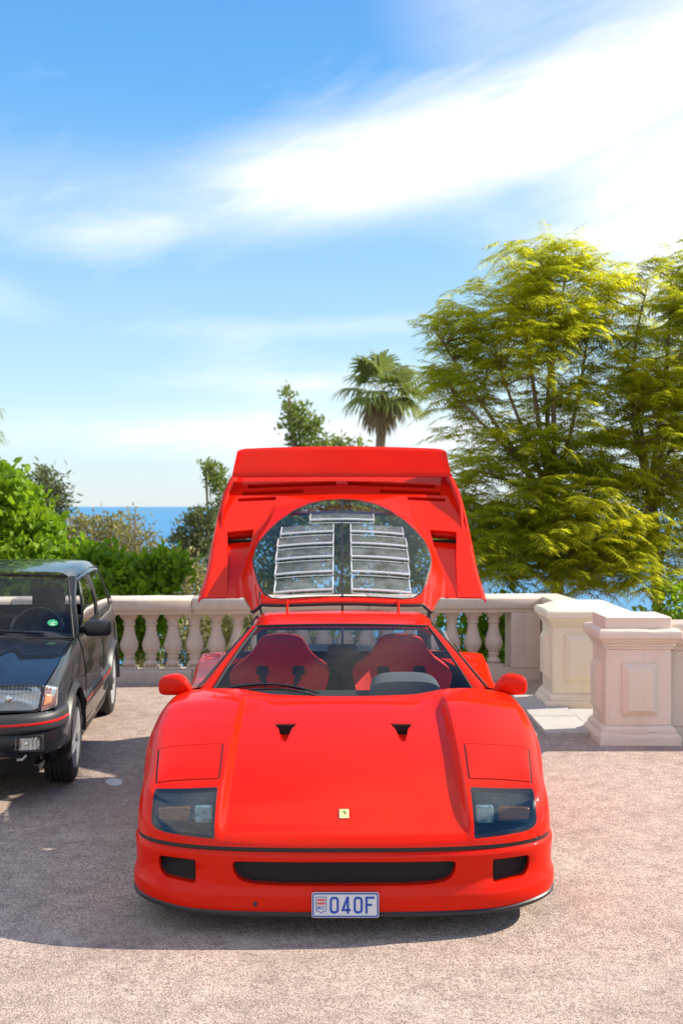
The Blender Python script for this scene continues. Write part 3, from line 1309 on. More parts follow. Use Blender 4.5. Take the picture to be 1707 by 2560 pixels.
bmh = bumper()
bb = joined(bmh, mirrored(bmh.copy()))
bmesh.ops.remove_doubles(bb, verts=bb.verts, dist=0.0003)
obj_bm('bumper', bb, RED, red, True, 38)

# groove strip, chin lip
def swept(sec, lo=0, hi=None):
    """sweep a section [(offset, z), ...] along the nose outline, both sides"""
    hi = len(PLAN) if hi is None else hi
    idx = list(range(lo, hi, 2))
    path = [(-1, i) for i in reversed(idx)] + [(1, i) for i in idx if i > 0]
    mb = MB()
    k = len(sec)
    vs = []
    for sgn, i in path:
        for o_, z in sec:
            p = plan_pt(i, o_)
            vs.append((sgn * p[0], p[1], z + 0.018 * sstep(0.62, 0.93, p[0]) * (1 if z < 0.2 else 0)))
    fs = [(a * k + b, (a + 1) * k + b, (a + 1) * k + (b + 1) % k, a * k + (b + 1) % k) for a in range(len(path) - 1) for b in range(k)]
    mb.add(vs, fs)
    return mb


swept([(-0.05, .352), (-0.006, .354), (-0.004, .368), (-0.006, .384), (-0.05, .386)]).build('nose_strip', BLK, red, angle=50)
swept([(-0.04, .088), (0.008, .090), (0.016, .096), (0.017, .108), (0.010, .115), (-0.03, .117)], 0, 124).build('chin_lip', M['black_plastic'], red, angle=40)
# undertray
mb = MB()
mb.add([(-s, v, .125) for s, v in [(0.0, .04), (.5, .06), (.8, .18), (.88, .5), (.70, .64), (.70, 1.4), (.86, 1.5), (.86, 2.7), (0, 2.7)]]
       + [(s, v, .125) for s, v in [(.5, .06), (.8, .18), (.88, .5), (.70, .64), (.70, 1.4), (.86, 1.5), (.86, 2.7)]],
       [(0, 1, 2, 3, 4, 5, 6, 7, 8), (0, 8, 15, 14, 13, 12, 11, 10, 9)])
mb.build('undertray', M['dark_void'], red, smooth=False)
# intake backs and wire mesh
MB().grid(lambda u, t: ((u * 2 - 1) * .53, nose_v((u * 2 - 1) * .53) + .050, .19 + .16 * t), 24, 2).build('intake_back', M['dark_void'], red, smooth=False)
for s_ in (1, -1):
    MB().grid(lambda u, t: (s_ * (.60 + .23 * u), nose_v(.60 + .23 * u) + .052, .19 + .15 * t), 12, 2).build('intake_back', M['dark_void'], red, smooth=False)


def wire_mesh(name, x0, x1, z0, z1, yf, pitch=0.0115, wd=0.0011):
    mb = MB()
    H = z1 - z0
    sl = 0.75
    n = int((x1 - x0 + H / sl) / pitch) + 1
    for d in (1, -1):
        for k in range(n):
            xa = x0 - H / sl + k * pitch
            pts = []
            for t in range(7):
                z = z0 + H * t / 6
                x = xa + (z - z0) / sl if d > 0 else (x0 + x1) - (xa + (z - z0) / sl)
                if x0 <= x <= x1:
                    pts.append((x, yf(x) + 0.0012 * d, z))
            if len(pts) < 2:
                continue
            vs = []
            for p in pts:
                vs += [(p[0] - wd, p[1], p[2]), (p[0] + wd, p[1], p[2])]
            mb.add(vs, [(2 * i, 2 * i + 1, 2 * i + 3, 2 * i + 2) for i in range(len(pts) - 1)])
    o = mb.build(name, M['black_plastic'], red, smooth=False)
    o['kind'] = 'stuff'
    return o


wire_mesh('intake_mesh', -.475, .475, .214, .328, lambda x: nose_v(x) + 0.020)
wire_mesh('intake_mesh', .618, .80, .20, .325, lambda x: nose_v(x) + 0.036)
wire_mesh('intake_mesh', -.80, -.618, .20, .325, lambda x: nose_v(x) + 0.036)
mb = MB()
mb.lathe([(0.0095, 0), (0.0095, .003), (.006, .005), (.001, .005)], 12)
o = mb.build('tow_plug', M['black_plastic'], red)
o.rotation_euler = (R(90), 0, 0)
o.location = (-.372, nose_v(.372) - .017, .148)

# ------------------------------------------------------------------ number plate
pl = empty('number_plate', (0.004, -0.034, 0.152), 0, red)
pl.rotation_euler = (R(-6), 0, R(0))
PW, PH = 0.279, 0.102


def rr(w_, h_, r_, seg=5):
    return round_poly([(-w_ / 2, -h_ / 2), (w_ / 2, -h_ / 2), (w_ / 2, h_ / 2), (-w_ / 2, h_ / 2)], r_, seg)


MB().prism(rr(PW, PH, 0.012), lambda x, z: (x, 0.004, z), lambda x, z: (x, 0, z)).build('plate_sheet', M['plate_white'], pl, smooth=False)


def ring(outer, inner, y0, y1):
    mb = MB()
    n = len(outer)
    vs = [(x, y0, z) for x, z in outer] + [(x, y1, z) for x, z in outer] + [(x, y1, z) for x, z in inner] + [(x, y0, z) for x, z in inner]
    fs = []
    for i in range(n):
        j = (i + 1) % n
        fs += [(i, j, n + j, n + i), (n + i, n + j, 2 * n + j, 2 * n + i), (2 * n + i, 2 * n + j, 3 * n + j, 3 * n + i)]
    return mb.add(vs, fs)


ring(rr(PW - .006, PH - .006, .010), rr(PW - .016, PH - .016, .006), 0, -0.002).build('plate_border', M['plate_blue'], pl, smooth=False)


def glyph0(cx, w_, h_, st):
    o_ = rr(w_, h_, w_ * 0.5, 6)
    i_ = rr(w_ - 2 * st, h_ - 2 * st, (w_ - 2 * st) * 0.5, 6)
    return ring([(x + cx, z) for x, z in o_], [(x + cx, z) for x, z in i_], 0, -0.002)


def strokes(mb, polys):
    for p in polys:
        mb.prism(p, lambda x, z: (x, 0, z), lambda x, z: (x, -0.002, z))
    return mb


GH = 0.068
glyph0(-.046, .038, GH, .0092).build('character', M['plate_blue'], pl, smooth=False)
cx = .003
strokes(MB(), [
    [(cx - .019, -.019), (cx - .009, -.0188), (cx + .0125, .034), (cx + .002, .034)],
    [(cx - .0189, -.0245), (cx + .019, -.0245), (cx + .019, -.016), (cx - .0188, -.0161)],
    [(cx + .0028, -.034), (cx + .0122, -.034), (cx + .01215, .0338), (cx + .0029, .0120)],
]).build('character', M['plate_blue'], pl, smooth=False)
glyph0(.053, .038, GH, .0092).build('character', M['plate_blue'], pl, smooth=False)
cx = .102
strokes(MB(), [
    [(cx - .019, -.034), (cx - .0098, -.034), (cx - .0098, .034), (cx - .019, .034)],
    [(cx - .0097, .0252), (cx + .019, .0252), (cx + .019, .0339), (cx - .0097, .0339)],
    [(cx - .0097, -.0035), (cx + .0085, -.0035), (cx + .0085, .005), (cx - .0097, .005)],
]).build('character', M['plate_blue'], pl, smooth=False)
# shield with red lozenges and MC
sx = -.1005
sh = [(-.0225, .0335), (.0225, .0335), (.0225, -.022), (.018, -.0265), (.008, -.0275), (0, -.0345), (-.008, -.0275), (-.018, -.0265), (-.0225, -.022)]
shi = [(-.0202, .0312), (.0202, .0312), (.0202, -.021), (.0168, -.0242), (.0068, -.0252), (0, -.0312), (-.0068, -.0252), (-.0168, -.0242), (-.0202, -.021)]
ring([(x + sx, z) for x, z in sh], [(x + sx, z) for x, z in shi], 0, -0.0015).build('shield', M['plate_blue'], pl, smooth=False)
mb = MB()
for row in (0.0205, 0.0065):
    for k in range(5):
        a = sx - .0135 + k * .0068
        mb.prism([(a - .0034, row), (a, row - .0068), (a + .0034, row), (a, row + .0068)], lambda x, z: (x, 0, z), lambda x, z: (x, -.0013, z))
mb.build('lozenges', M['plate_red'], pl, smooth=False)
mb = MB()
m0, mz0, mz1, t_ = sx - .0155, -.0185, -.0035, .0026
strokes(mb, [[(m0, mz0), (m0 + t_, mz0), (m0 + t_, mz1), (m0, mz1)], [(m0 + .0105, mz0), (m0 + .0105 + t_, mz0), (m0 + .0105 + t_, mz1), (m0 + .0105, mz1)],
             [(m0 + t_, mz1), (m0 + t_, mz1 - .004), (m0 + .0066, mz0 + .002), (m0 + .0066, mz0 + .006)],
             [(m0 + .0105, mz1), (m0 + .0105, mz1 - .004), (m0 + .0066, mz0 + .002), (m0 + .0066, mz0 + .006)]])
cc = sx + .0095
arc = [(cc + .0062 * math.cos(R(a)), -.011 + .0076 * math.sin(R(a))) for a in range(45, 316, 30)]
arc2 = [(cc + .0036 * math.cos(R(a)), -.011 + .0050 * math.sin(R(a))) for a in range(45, 316, 30)]
for i in range(len(arc) - 1):
    mb.prism([arc[i], arc[i + 1], arc2[i + 1], arc2[i]], lambda x, z: (x, 0, z), lambda x, z: (x, -.0015, z))
mb.build('country_letters', M['plate_blue'], pl, smooth=False)

# ------------------------------------------------------------------ bonnet badge: black rearing horse on yellow
bd_v = 0.155
bd_s = math.atan2(clam_z(0, bd_v + .03) - clam_z(0, bd_v - .03), .06)
bd = empty('bonnet_badge', (0, bd_v, clam_z(0, bd_v) + 0.001), 0, red)
bd.rotation_euler = (bd_s, 0, 0)
MB().prism(rr(.042, .058, .003, 2), lambda x, y: (x, y, 0), lambda x, y: (x, y, .0030)).build('badge_rim', M['chrome'], bd, bevel=0.0006)
MB().prism(rr(.0385, .0545, .002, 2), lambda x, y: (x, y, .0028), lambda x, y: (x, y, .0036)).build('badge_face', M['badge_yellow'], bd, smooth=False)
horse = [[(-.0015, .014), (.0020, .0185), (.0055, .0165), (.0050, .0120), (.0035, .0075), (-.0010, .0070)],
         [(-.0110, .0085), (-.0100, .0105), (-.0030, .0115), (.0010, .0100), (-.0005, .0065)],
         [(-.0012, .0095), (.0036, .0095), (.0045, .0040), (.0020, .0000), (-.0005, .0030)],
         [(.0010, .0045), (.0044, .0050), (.0085, .0010), (.0080, -.0025), (.0035, -.0010)],
         [(.0035, .0000), (.0085, -.0010), (.0060, -.0090), (.0040, -.0085)],
         [(.0075, .0005), (.0110, -.0012), (.0125, .0030), (.0140, .0060), (.0125, .0060), (.0105, .0015)],
         [(-.0125, .0065), (-.0105, .0100), (-.0090, .0092), (-.0112, .0058)]]
mb = MB()
for i, p in enumerate(horse):
    mb.prism(p, lambda x, y: (x, y, .0036), lambda x, y: (x, y, .0041 + i * .00004))
mb.build('badge_horse', M['gloss_black'], bd, smooth=False)

# ------------------------------------------------------------------ cabin
def ws_pt(s, t):
    s = max(-1.0, min(1.0, s))
    b = Vector((.745 * s, 1.30 + .24 * s * s, .752 + .006 * (1 - s * s)))
    p = Vector((.524 * s, 1.985 + .075 * s * s, 1.090 - .018 * s * s))
    q = b.lerp(p, t)
    n = Vector((0, -.42, .9))
    return q + n * (.035 * math.sin(math.pi * t) * (1 - .5 * s * s))


mb = MB()
mb.grid(lambda u, t: ws_pt(u * 2 - 1, t), 40, 16)
mb.build('windscreen', M['windscreen_glass'], red, angle=None)
# black band and seal round the screen
seal = [ws_pt(-1, t / 14) for t in range(15)] + [ws_pt(-1 + k / 14, 1) for k in range(1, 29)] + [ws_pt(1, 1 - t / 14) for t in range(1, 15)]
MB().tube(seal, .0075, 8).build('screen_seal', BLK, red)


def roof_w(t):
    return .556 + .012 * t


def roof_pt(s, t):
    q = abs(s)
    x = roof_w(t) * s
    vf = 1.985 + .085 * (x / .52) ** 2
    v = vf + (2.41 - vf) * t
    z = 1.092 + .046 * math.sin(min(1, t * 1.05) * math.pi * .5) - .020 * q ** 2 - .045 * max(0, (q - .82) / .18) ** 2.2
    return (x, v, z)


mb = MB()
mb.grid(lambda u, t: roof_pt(u * 2 - 1, t), 60, 20)
bmr = mb.bm()
ed = [e for e in bmr.edges if len(e.link_faces) == 1]
res = bmesh.ops.extrude_edge_only(bmr, edges=ed)
for g in res['geom']:
    if isinstance(g, bmesh.types.BMVert):
        g.co.z -= .022
        g.co.y += .012
        g.co.x *= .985
obj_bm('roof', bmr, RED, red, True, 40)
for s_ in (1, -1):
    # screen pillar
    mb = MB()

    def pil(u, t):
        a = ws_pt(s_, t) + Vector((s_ * .004, .004, -.004))
        out = Vector((s_ * (.822 - .262 * t ** .92), 1.60 + .52 * t, .770 + .285 * t + .016 * math.sin(math.pi * t)))
        p = a.lerp(out, u)
        return p + Vector((s_ * .6, -.4, .6)).normalized() * (.016 * math.sin(math.pi * u))
    mb.grid(pil, 8, 18)
    mb.build('screen_pillar', RED, red, angle=None)
    MB().tube([Vector(pil(1.0, t / 12)) + Vector((s_ * .004, 0, .002)) for t in range(13)], .009, 8).build('door_seal', BLK, red)
    # side window
    mb = MB()

    def sw(u, t):
        lo = Vector((s_ * .805, 1.62 + .84 * u, .782 + .03 * u))
        hi = Vector((s_ * .556, 2.13 + .29 * u, 1.062 + .010 * u))
        return lo.lerp(hi, t) + Vector((s_, 0, .6)) * (.025 * math.sin(math.pi * t))
    mb.grid(sw, 10, 8)
    mb.build('side_window', M['rear_glass'], red, angle=None)
    # rear roof pillar
    MB().tube([(s_ * .545, 2.40, 1.085), (s_ * .60, 2.50, 1.00), (s_ * .70, 2.66, .82)], [.02, .024, .03], 8).build('rear_pillar', BLK, red)

    # body side: sill to shoulder, in three panels
    low = pch([1.62, 2.1, 2.5, 2.75], [.0, .25, .8, 1.0])

    def side(v, t):
        a = [(.875, .14), (.912, .25), (.925, .42), (.930, .58), (.926, .68), (.905, .738), (.870, .765), (.80, .782)]
        b = [(.930, .14), (.962, .25), (.980, .42), (.986, .60), (.982, .72), (.960, .785), (.910, .812), (.58, .832)]
        k = low(v)
        f = t * 7
        i = min(6, int(f))
        f -= i

        def cr(pts):
            p0, p1, p2, p3 = [Vector(pts[max(0, min(7, j))]) for j in (i - 1, i, i + 1, i + 2)]
            return 0.5 * ((2 * p1) + (p2 - p0) * f + (2 * p0 - 5 * p1 + 4 * p2 - p3) * f * f + (3 * p1 - p0 - 3 * p2 + p3) * f ** 3)
        p = cr(a).lerp(cr(b), k)
        return (s_ * p[0], v, p[1])
    for nm, va, vb in (('front_quarter', 1.585, 1.665), ('door', 1.669, 2.38), ('rear_quarter', 2.384, 2.74)):
        mb = MB()
        mb.grid(lambda u, t: side(va + (vb - va) * u, t), 16, 42)
        mb.build(nm, RED, red, angle=None)
    # closing wall behind the shoulder
    mb = MB()
    mb.grid(lambda u, t: (side(2.74, t)[0] * (1 - u), 2.742, side(2.74, t)[2] * (1 - u) + .14 * u), 4, 30)
    mb.build('bulkhead', M['dark_void'], red, smooth=False)
    # door mirror
    secs = [(.842, .690, .014, .022), (.847, .735, .014, .022), (.857, .764, .016, .026), (.872, .788, .030, .036), (.890, .803, .053, .050), (.925, .809, .061, .057),
            (.975, .807, .059, .057), (1.010, .803, .053, .053), (1.028, .801, .042, .045), (1.035, .800, .016, .02)]
    mb = MB()
    vs = []
    NS = 20
    for i, (x, z, rz, ry) in enumerate(secs):
        # stalk rises, housing runs sideways
        tilt = sstep(0.846, 0.905, x)
        for k in range(NS):
            a = 2 * math.pi * k / NS
            ca, sa = math.cos(a), math.sin(a)
            ca = math.copysign(abs(ca) ** .6, ca)
            sa = math.copysign(abs(sa) ** .6, sa)
            vs.append((s_ * (x - (1 - tilt) * sa * rz * 1.0), 1.49 + .02 * tilt + ca * ry, z + tilt * sa * rz))
    fs = [(i * NS + k, i * NS + (k + 1) % NS, (i + 1) * NS + (k + 1) % NS, (i + 1) * NS + k) for i in range(len(secs) - 1) for k in range(NS)]
    fs += [tuple(range((len(secs) - 1) * NS, len(secs) * NS)), tuple(range(NS))]
    mb.add(vs, fs)
    bmm = mb.bm()
    o = obj_bm('door_mirror', bmm, RED, red, True, 70)
    md = o.modifiers.new('sub', 'SUBSURF')
    md.levels = md.render_levels = 2

# fuel cap ring, latch on the shoulder
MB().tube([(-.865 + .052 * math.cos(2 * math.pi * k / 24), 2.60 + .052 * math.sin(2 * math.pi * k / 24), .8165) for k in range(25)], .0022, 6, False).build('fuel_cap', M['dark_trim'], red)
MB().box(-.80, -.775, 2.24, 2.275, .795, .802).build('latch', RED, red, bevel=.002)

# ---- interior
mb = MB()
mb.grid(lambda u, t: ((u * 2 - 1) * (.74 - .06 * t), 1.37 + .52 * t, .712 + .022 * math.sin(math.pi * t) - .10 * max(0, (t - .85) / .15) ** 2), 20, 12)
mb.build('dashboard', M['dark_trim'], red, angle=None)
MB().box(-.70, .70, 1.88, 1.90, .30, .66).build('dash_face', M['dark_trim'], red)
mb = MB()


def binn(u, t):
    a = math.pi * u
    w_ = .205 - .015 * t
    x = .355 - w_ * math.copysign(abs(math.cos(a)) ** .62, math.cos(a))
    h = .125 * (math.sin(a) ** .55 if math.sin(a) > 1e-6 else 0) * (0.55 + .45 * math.sin(math.pi * min(1, .15 + t * .8)))
    return (x, 1.55 + .30 * t, .722 + h)


mb.grid(binn, 36, 10)
vs0 = [binn(i / 36, 0) for i in range(37)]
mb.add(vs0 + [(.355, 1.55, .70)], [(i, i + 1, 37) for i in range(36)])
mb.build('instrument_hood', M['suede'], red, angle=50)
mb = MB()
mb.tube([(.37 + .165 * math.cos(2 * math.pi * k / 28), 1.98 - .07 * math.sin(2 * math.pi * k / 28), .64 + .15 * math.sin(2 * math.pi * k / 28)) for k in range(29)], .013, 8, False)
mb.build('steering_wheel', M['dark_trim'], red)
MB().box(-.74, .74, 1.35, 2.42, .16, .20).build('cabin_floor', M['dark_trim'], red)
seat_w = pch([.30, .45, .58, .66, .72, .755, .785, .815, .85, .89, .93, .955, .972, .980], [.235, .245, .262, .288, .306, .312, .300, .262, .212, .176, .152, .132, .098, .045])


def seat(cx):
    st = empty('seat', (cx, 0, 0), 0, red)

    def pt(s, z, back=0.0):
        w_ = seat_w(z)
        q = abs(s)
        lean = 2.14 + .25 * (z - .30) / .68
        wing = .135 * q ** 2.6 * (1 - sstep(.80, .95, z) * .55)
        dish = -.018 * math.cos(q * math.pi * .5) * math.exp(-((z - .62) / .14) ** 2)
        yy = lean - wing * (1 - back) + dish * (1 - back) + back * (.055 + .03 * (1 - q ** 2))
        return (w_ * s, yy, z)
    mb = MB()
    zs = [.30 + .68 * (1 - (1 - t) ** 1.3) for t in [k / 40 for k in range(41)]]
    mb.grid(lambda u, t: pt(u * 2 - 1, zs[int(round(t * 40))]), 28, 40)
    mb.grid(lambda u, t: pt(1 - u * 2, zs[int(round(t * 40))], 1.0), 28, 40)
    bms = mb.bm(.0005)
    bnd = [e for e in bms.edges if len(e.link_faces) == 1]
    bmesh.ops.bridge_loops(bms, edges=bnd)
    obj_bm('shell', bms, M['seat_cloth'], st, True, 60)
    for s in (-1, 1):
        z0, z1 = .742, .790
        c = .115
        y = pt(s * .45, .765)[1]
        MB().prism(round_poly([(s * c - .040, z0), (s * c + .040, z0), (s * c + .034, z1), (s * c - .034, z1)], .008, 2),
                   lambda x, z: (x, y + .03 + (z - .765) * .36, z), lambda x, z: (x, y - .012 + (z - .765) * .36, z)).build('harness_slot', M['dark_void'], st, smooth=False)
        MB().add([(s * c - .022, y - .010, .755), (s * c + .022, y - .010, .755), (s * .09 + .022, y - .10, .45), (s * .09 - .022, y - .10, .45)], [(0, 1, 2, 3)]).build('harness_strap', M['dark_trim'], st, smooth=False)
    mb = MB()
    mb.grid(lambda u, t: ((u * 2 - 1) * .24, 1.72 + .45 * t, .30 + .07 * abs(u * 2 - 1) ** 3 - .03 * t), 16, 10)
    mb.build('cushion', M['seat_cloth'], st, angle=None)


seat(-.395)
seat(.375)
# bulkhead behind the seats and its window
MB().box(-.76, .76, 2.455, 2.475, .16, .862).build('bulkhead', M['dark_trim'], red)
MB().box(-.56, -.49, 2.455, 2.475, .8625, 1.07).build('bulkhead', M['dark_trim'], red)
MB().box(.49, .56, 2.455, 2.475, .8625, 1.07).build('bulkhead', M['dark_trim'], red)
MB().box(-.489, .489, 2.464, 2.467, .8625, 1.085).build('rear_window', M['rear_glass'], red, smooth=False)
MB().box(-.50, .50, 2.10, 2.42, 1.042, 1.050).build('headlining', M['dark_trim'], red)
MB().box(-.105, .105, 1.20, 2.4, .20, .42).build('tunnel', M['dark_trim'], red, bevel=.02)
# inner mirror
im = empty('inner_mirror', (0, 1.93, 0.945), 0, red)
MB().prism(round_poly([(-.098, -.034), (.098, -.034), (.090, .034), (-.090, .034)], .02, 4), lambda x, z: (x, 0, z), lambda x, z: (x * .94, .03, z * .9)).build('mirror_body', M['gloss_black'], im, bevel=.003)
MB().tube([(0, .01, .03), (0, .02, .07), (0, .05, .125)], .008, 8).build('mirror_stem', M['black_plastic'], im)
# wiper: two arms and blade on the left
wp = empty('wiper', (0, 0, 0), 0, red)


def on_screen(x, h, lift=.014):
    s = x / (.745 - .22 * h)
    return ws_pt(s, h) + Vector((0, -.42, .9)) * lift


arm = [on_screen(-.66 + .53 * k / 12, .035 + .085 * math.sin(math.pi * min(1, k / 12 * .9)) - .03 * (k / 12) ** 2, .022) for k in range(13)]
MB().tube(arm, [.0075] * 9 + [.007, .006, .006, .005], 6).build('wiper_arm', M['gloss_black'], wp)
arm2 = [p + Vector((.02, -.02, -.022)) for p in arm[1:]]
MB().tube(arm2, .0055, 6).build('wiper_arm', M['gloss_black'], wp)
bl_ = [on_screen(-.65 + .44 * k / 12, .075 + .055 * math.sin(math.pi * k / 12), .012) for k in range(13)]
MB().tube(bl_, .0055, 6).build('wiper_blade', M['gloss_black'], wp)
for k in (2, 4, 6, 8, 10):
    q = arm[k]
    MB().tube([q + Vector((0, 0, -.006)), q + Vector((0, -.004, .010))], .0045, 6).build('wiper_clip', M['steel'], wp)

# ------------------------------------------------------------------ wheels
def star_wheel(x, v, rad, wid, sgn):
    wl = empty('wheel', (x, v, rad), 0, red)
    wl.scale = (sgn, 1, 1)
    h = wid / 2
    MB().lathe([(rad - .09, -h + .01), (rad - .03, -h), (rad - .006, -h + .02), (rad, -h + .04), (rad, h - .04), (rad - .006, h - .02), (rad - .03, h), (rad - .09, h - .01)], 40, (0, 0, 0), 'x').build('tyre', M['tyre_rubber'], wl, angle=40)
    mb = MB()
    mb.lathe([(rad - .085, h - .006), (rad - .095, h - .03), (rad - .105, h - .06), (rad - .11, -h + .02)], 40, (0, 0, 0), 'x')
    for k in range(5):
        a = 2 * math.pi * k / 5 + .3
        ca, sa = math.cos(a), math.sin(a)
        q = []
        for (r_, wd) in ((.04, .05), (.10, .038), (rad - .09, .06)):
            q.append((r_ * ca - wd * sa, r_ * sa + wd * ca, r_ * ca + wd * sa, r_ * sa - wd * ca))
        for i in range(2):
            A, B = q[i], q[i + 1]
            mb.add([(h - .015, A[0], A[1]), (h - .015, A[2], A[3]), (h - .03, B[2], B[3]), (h - .03, B[0], B[1]),
                    (h - .05, A[0], A[1]), (h - .05, A[2], A[3]), (h - .06, B[2], B[3]), (h - .06, B[0], B[1])],
                   [(0, 1, 2, 3), (4, 7, 6, 5), (0, 3, 7, 4), (1, 5, 6, 2)])
    mb.lathe([(.055, h - .05), (.055, h - .012), (.03, h + .004), (.002, h + .004)], 20, (0, 0, 0), 'x')
    mb.build('rim', M['silver_alloy'], wl, angle=40)


for s_ in (1, -1):
    star_wheel(s_ * .79, 1.02, .315, .235, s_)
    star_wheel(s_ * .81, 3.47, .33, .32, s_)
# engine bay left standing under the raised cover
MB().box(-.62, .62, 2.78, 4.10, .16, .50).build('engine_tub', M['dark_void'], red, smooth=False)
mb = MB()
mb.box(-.28, .28, 2.85, 3.45, .50, .78)
mb.box(-.20, .20, 3.45, 4.0, .42, .66)
for s_ in (1, -1):
    mb.tube([(s_ * .32, 2.9, .70), (s_ * .36, 3.2, .74), (s_ * .34, 3.6, .72), (s_ * .18, 3.75, .66)], .045, 10)
mb.build('engine', M['engine_grey'], red, bevel=.015)
mb = MB()
for s_ in (1, -1):
    mb.tube([(s_ * .50, 2.75, .62), (s_ * .48, 3.2, .66), (s_ * .46, 4.05, .58)], .022, 8)
mb.tube([(-.46, 4.05, .58), (.46, 4.05, .58)], .022, 8)
mb.build('rear_frame', M['dark_trim'], red)
mb = MB()
mb.grid(lambda u, t: ((u * 2 - 1) * .97, 4.30 - .10 * abs(u * 2 - 1) ** 3, .22 + .32 * t), 24, 6)
mb.build('rear_bumper', RED, red, angle=None)

# ------------------------------------------------------------------ raised engine cover
HV, HZ, TH = 2.35, 1.18, R(35)
cover = empty('engine_cover', (0, HV, HZ), 0, red)
cover.rotation_euler = (TH, 0, 0)

deck_f = pch([0, .33, .8, 1.2, 1.5, 1.75, 1.97], [-.236, -.240, -.238, -.228, -.218, -.216, -.224])
spine_f = pch([0, .3, .7, 1.1, 1.4, 1.6, 1.97], [0.0, -.012, -.060, -.136, -.196, -.235, -.33])
topw_f = pch([0, .3, .6, .9, 1.2, 1.97], [.515, .560, .615, .600, .540, .45])


def ridge(a):
    """side blade carrying the wing: its lateral place and height"""
    k = sstep(.95, 1.68, a)
    return cover_edge(a) - .040, -.245 + .060 * k


def cover_h(p, a):
    q = abs(p)
    d = deck_f(a) - .006 * (q / .9) ** 2
    s = spine_f(a) - .045 * (q / .55) ** 2
    c = topw_f(a)
    s -= 1.25 * max(0, q - c) + 6 * max(0, min(q - c, .03)) ** 2
    h = smax(d, s, .035)
    rp, rh = ridge(a)
    if a > .95:
        # blade: inner face leans, top is narrow
        inner = rh - max(0, rp - q) * 2.6
        h = smax(h, inner, .03) if q <= rp + .02 else h
    # outer roll
    e = cover_edge(a)
    r_ = .060 - .035 * sstep(1.0, 1.6, a)
    if q > e - r_:
        u = min(1, (q - (e - r_)) / r_)
        top = h
        h = top - (.035 + .165 * sstep(.40, .85, a)) * (1 - math.sqrt(max(0, 1 - u ** 2.4)))
    return h


def cover_front(q):
    return .02 + .05 * (q / .55) ** 4 * (1 if q < .55 else 1) * (1 - sstep(.55, .60, q)) + .335 * sstep(.545, .70, q) + .0 * q


def cover_edge(a):
    return edge_f(a)


edge_f = pch([0, .9, 1.2, 1.5, 1.72, 1.97], [.985, .984, .972, .942, .912, .835])


def build_cover():
    NP, NA = 120, 110
    mb = MB()

    def fn(u, t):
        uu = 1 - (1 - u) ** 1.35
        # find p along this column; the outer edge moves in towards the tail
        a0 = cover_front(min(.985, uu * .985))
        a = a0 + (1.965 - a0) * t
        p = uu * cover_edge(a)
        return (p, a, cover_h(p, a))
    mb.grid(fn, NP, NA)
    # tail face
    mb.grid(lambda u, t: (u * .90, 1.966 + .02 * t, cover_h(u * .90, 1.965) - .30 * t), 20, 4)
    return mb.bm(.0004)


def mirror_obj(name, bmh, mat, parent, ang=35):
    b = joined(bmh, mirrored(bmh.copy()))
    bmesh.ops.remove_doubles(b, verts=b.verts, dist=.0004)
    return obj_bm(name, b, mat, parent, True, ang)


cv = build_cover()
WIN = [(0.0, .075), (.40, .078), (.470, .100), (.525, .165), (.568, .30), (.612, .50), (.628, .62), (.622, .74), (.595, .87), (.545, 1.02), (.47, 1.18), (.37, 1.33), (.26, 1.43), (.13, 1.485), (0.0, 1.497)]
fs = cut_poly(cv, WIN, (0, 1), lambda c: True)
pane = take(cv, fs, [Vector((0, 0, -.012))])
ring_in = [(x - .0 if x == 0 else x - .016, y) for x, y in WIN]
win_in = inset_poly(WIN + [(-x, y) for x, y in reversed(WIN) if x > 0], .013)
win_in = [(max(0, x), y) for x, y in win_in if x > -.001]
fi = cut_poly(pane, [(0.0, win_in[0][1])] + [q for q in win_in if q[0] > .001] + [(0.0, 1.484)], (0, 1), lambda c: True)
glass = take(pane, fi)
# cooling slots
SLOTS = [[(.045, 1.700), (.735, 1.660), (.735, 1.716), (.045, 1.757)], [(.300, 1.595), (.770, 1.567), (.770, 1.615), (.300, 1.645)], [(.510, 1.498), (.800, 1.480), (.800, 1.525), (.510, 1.545)]]
slot_floors = []
for sp in SLOTS:
    fs = cut_poly(cv, sp, (0, 1), lambda c: c.z > -.4)
    fl = take(cv, fs, [Vector((0, 0, -.055))])
    ylo = min(q[1] for q in sp)
    for v in fl.verts:
        v.co.z -= .050
    slot_floors.append(fl)
# side scoop: ramp sinking towards a mouth at its wide end
S1 = [(.655, 1.130), (.850, 1.105), (.812, .70), (.690, .70)]
S2 = [(.690, .70), (.812, .70), (.790, .345), (.735, .345)]
f2 = cut_poly(cv, S2, (0, 1), lambda c: c.z > -.4)
f1 = cut_poly(cv, S1, (0, 1), lambda c: c.z > -.4)
f2 = [f for f in cut_poly(cv, S2, (0, 1), lambda c: c.z > -.4)]
allf = list(set([f for f in f1 + f2 if f.is_valid]))


def scoop(co):
    k = sstep(.30, 1.10, co.y)
    return Vector((co.x, co.y, co.z - .004 - .072 * k))


ramp = take(cv, allf, [scoop])
for v in ramp.verts:
    v.co = scoop(v.co)
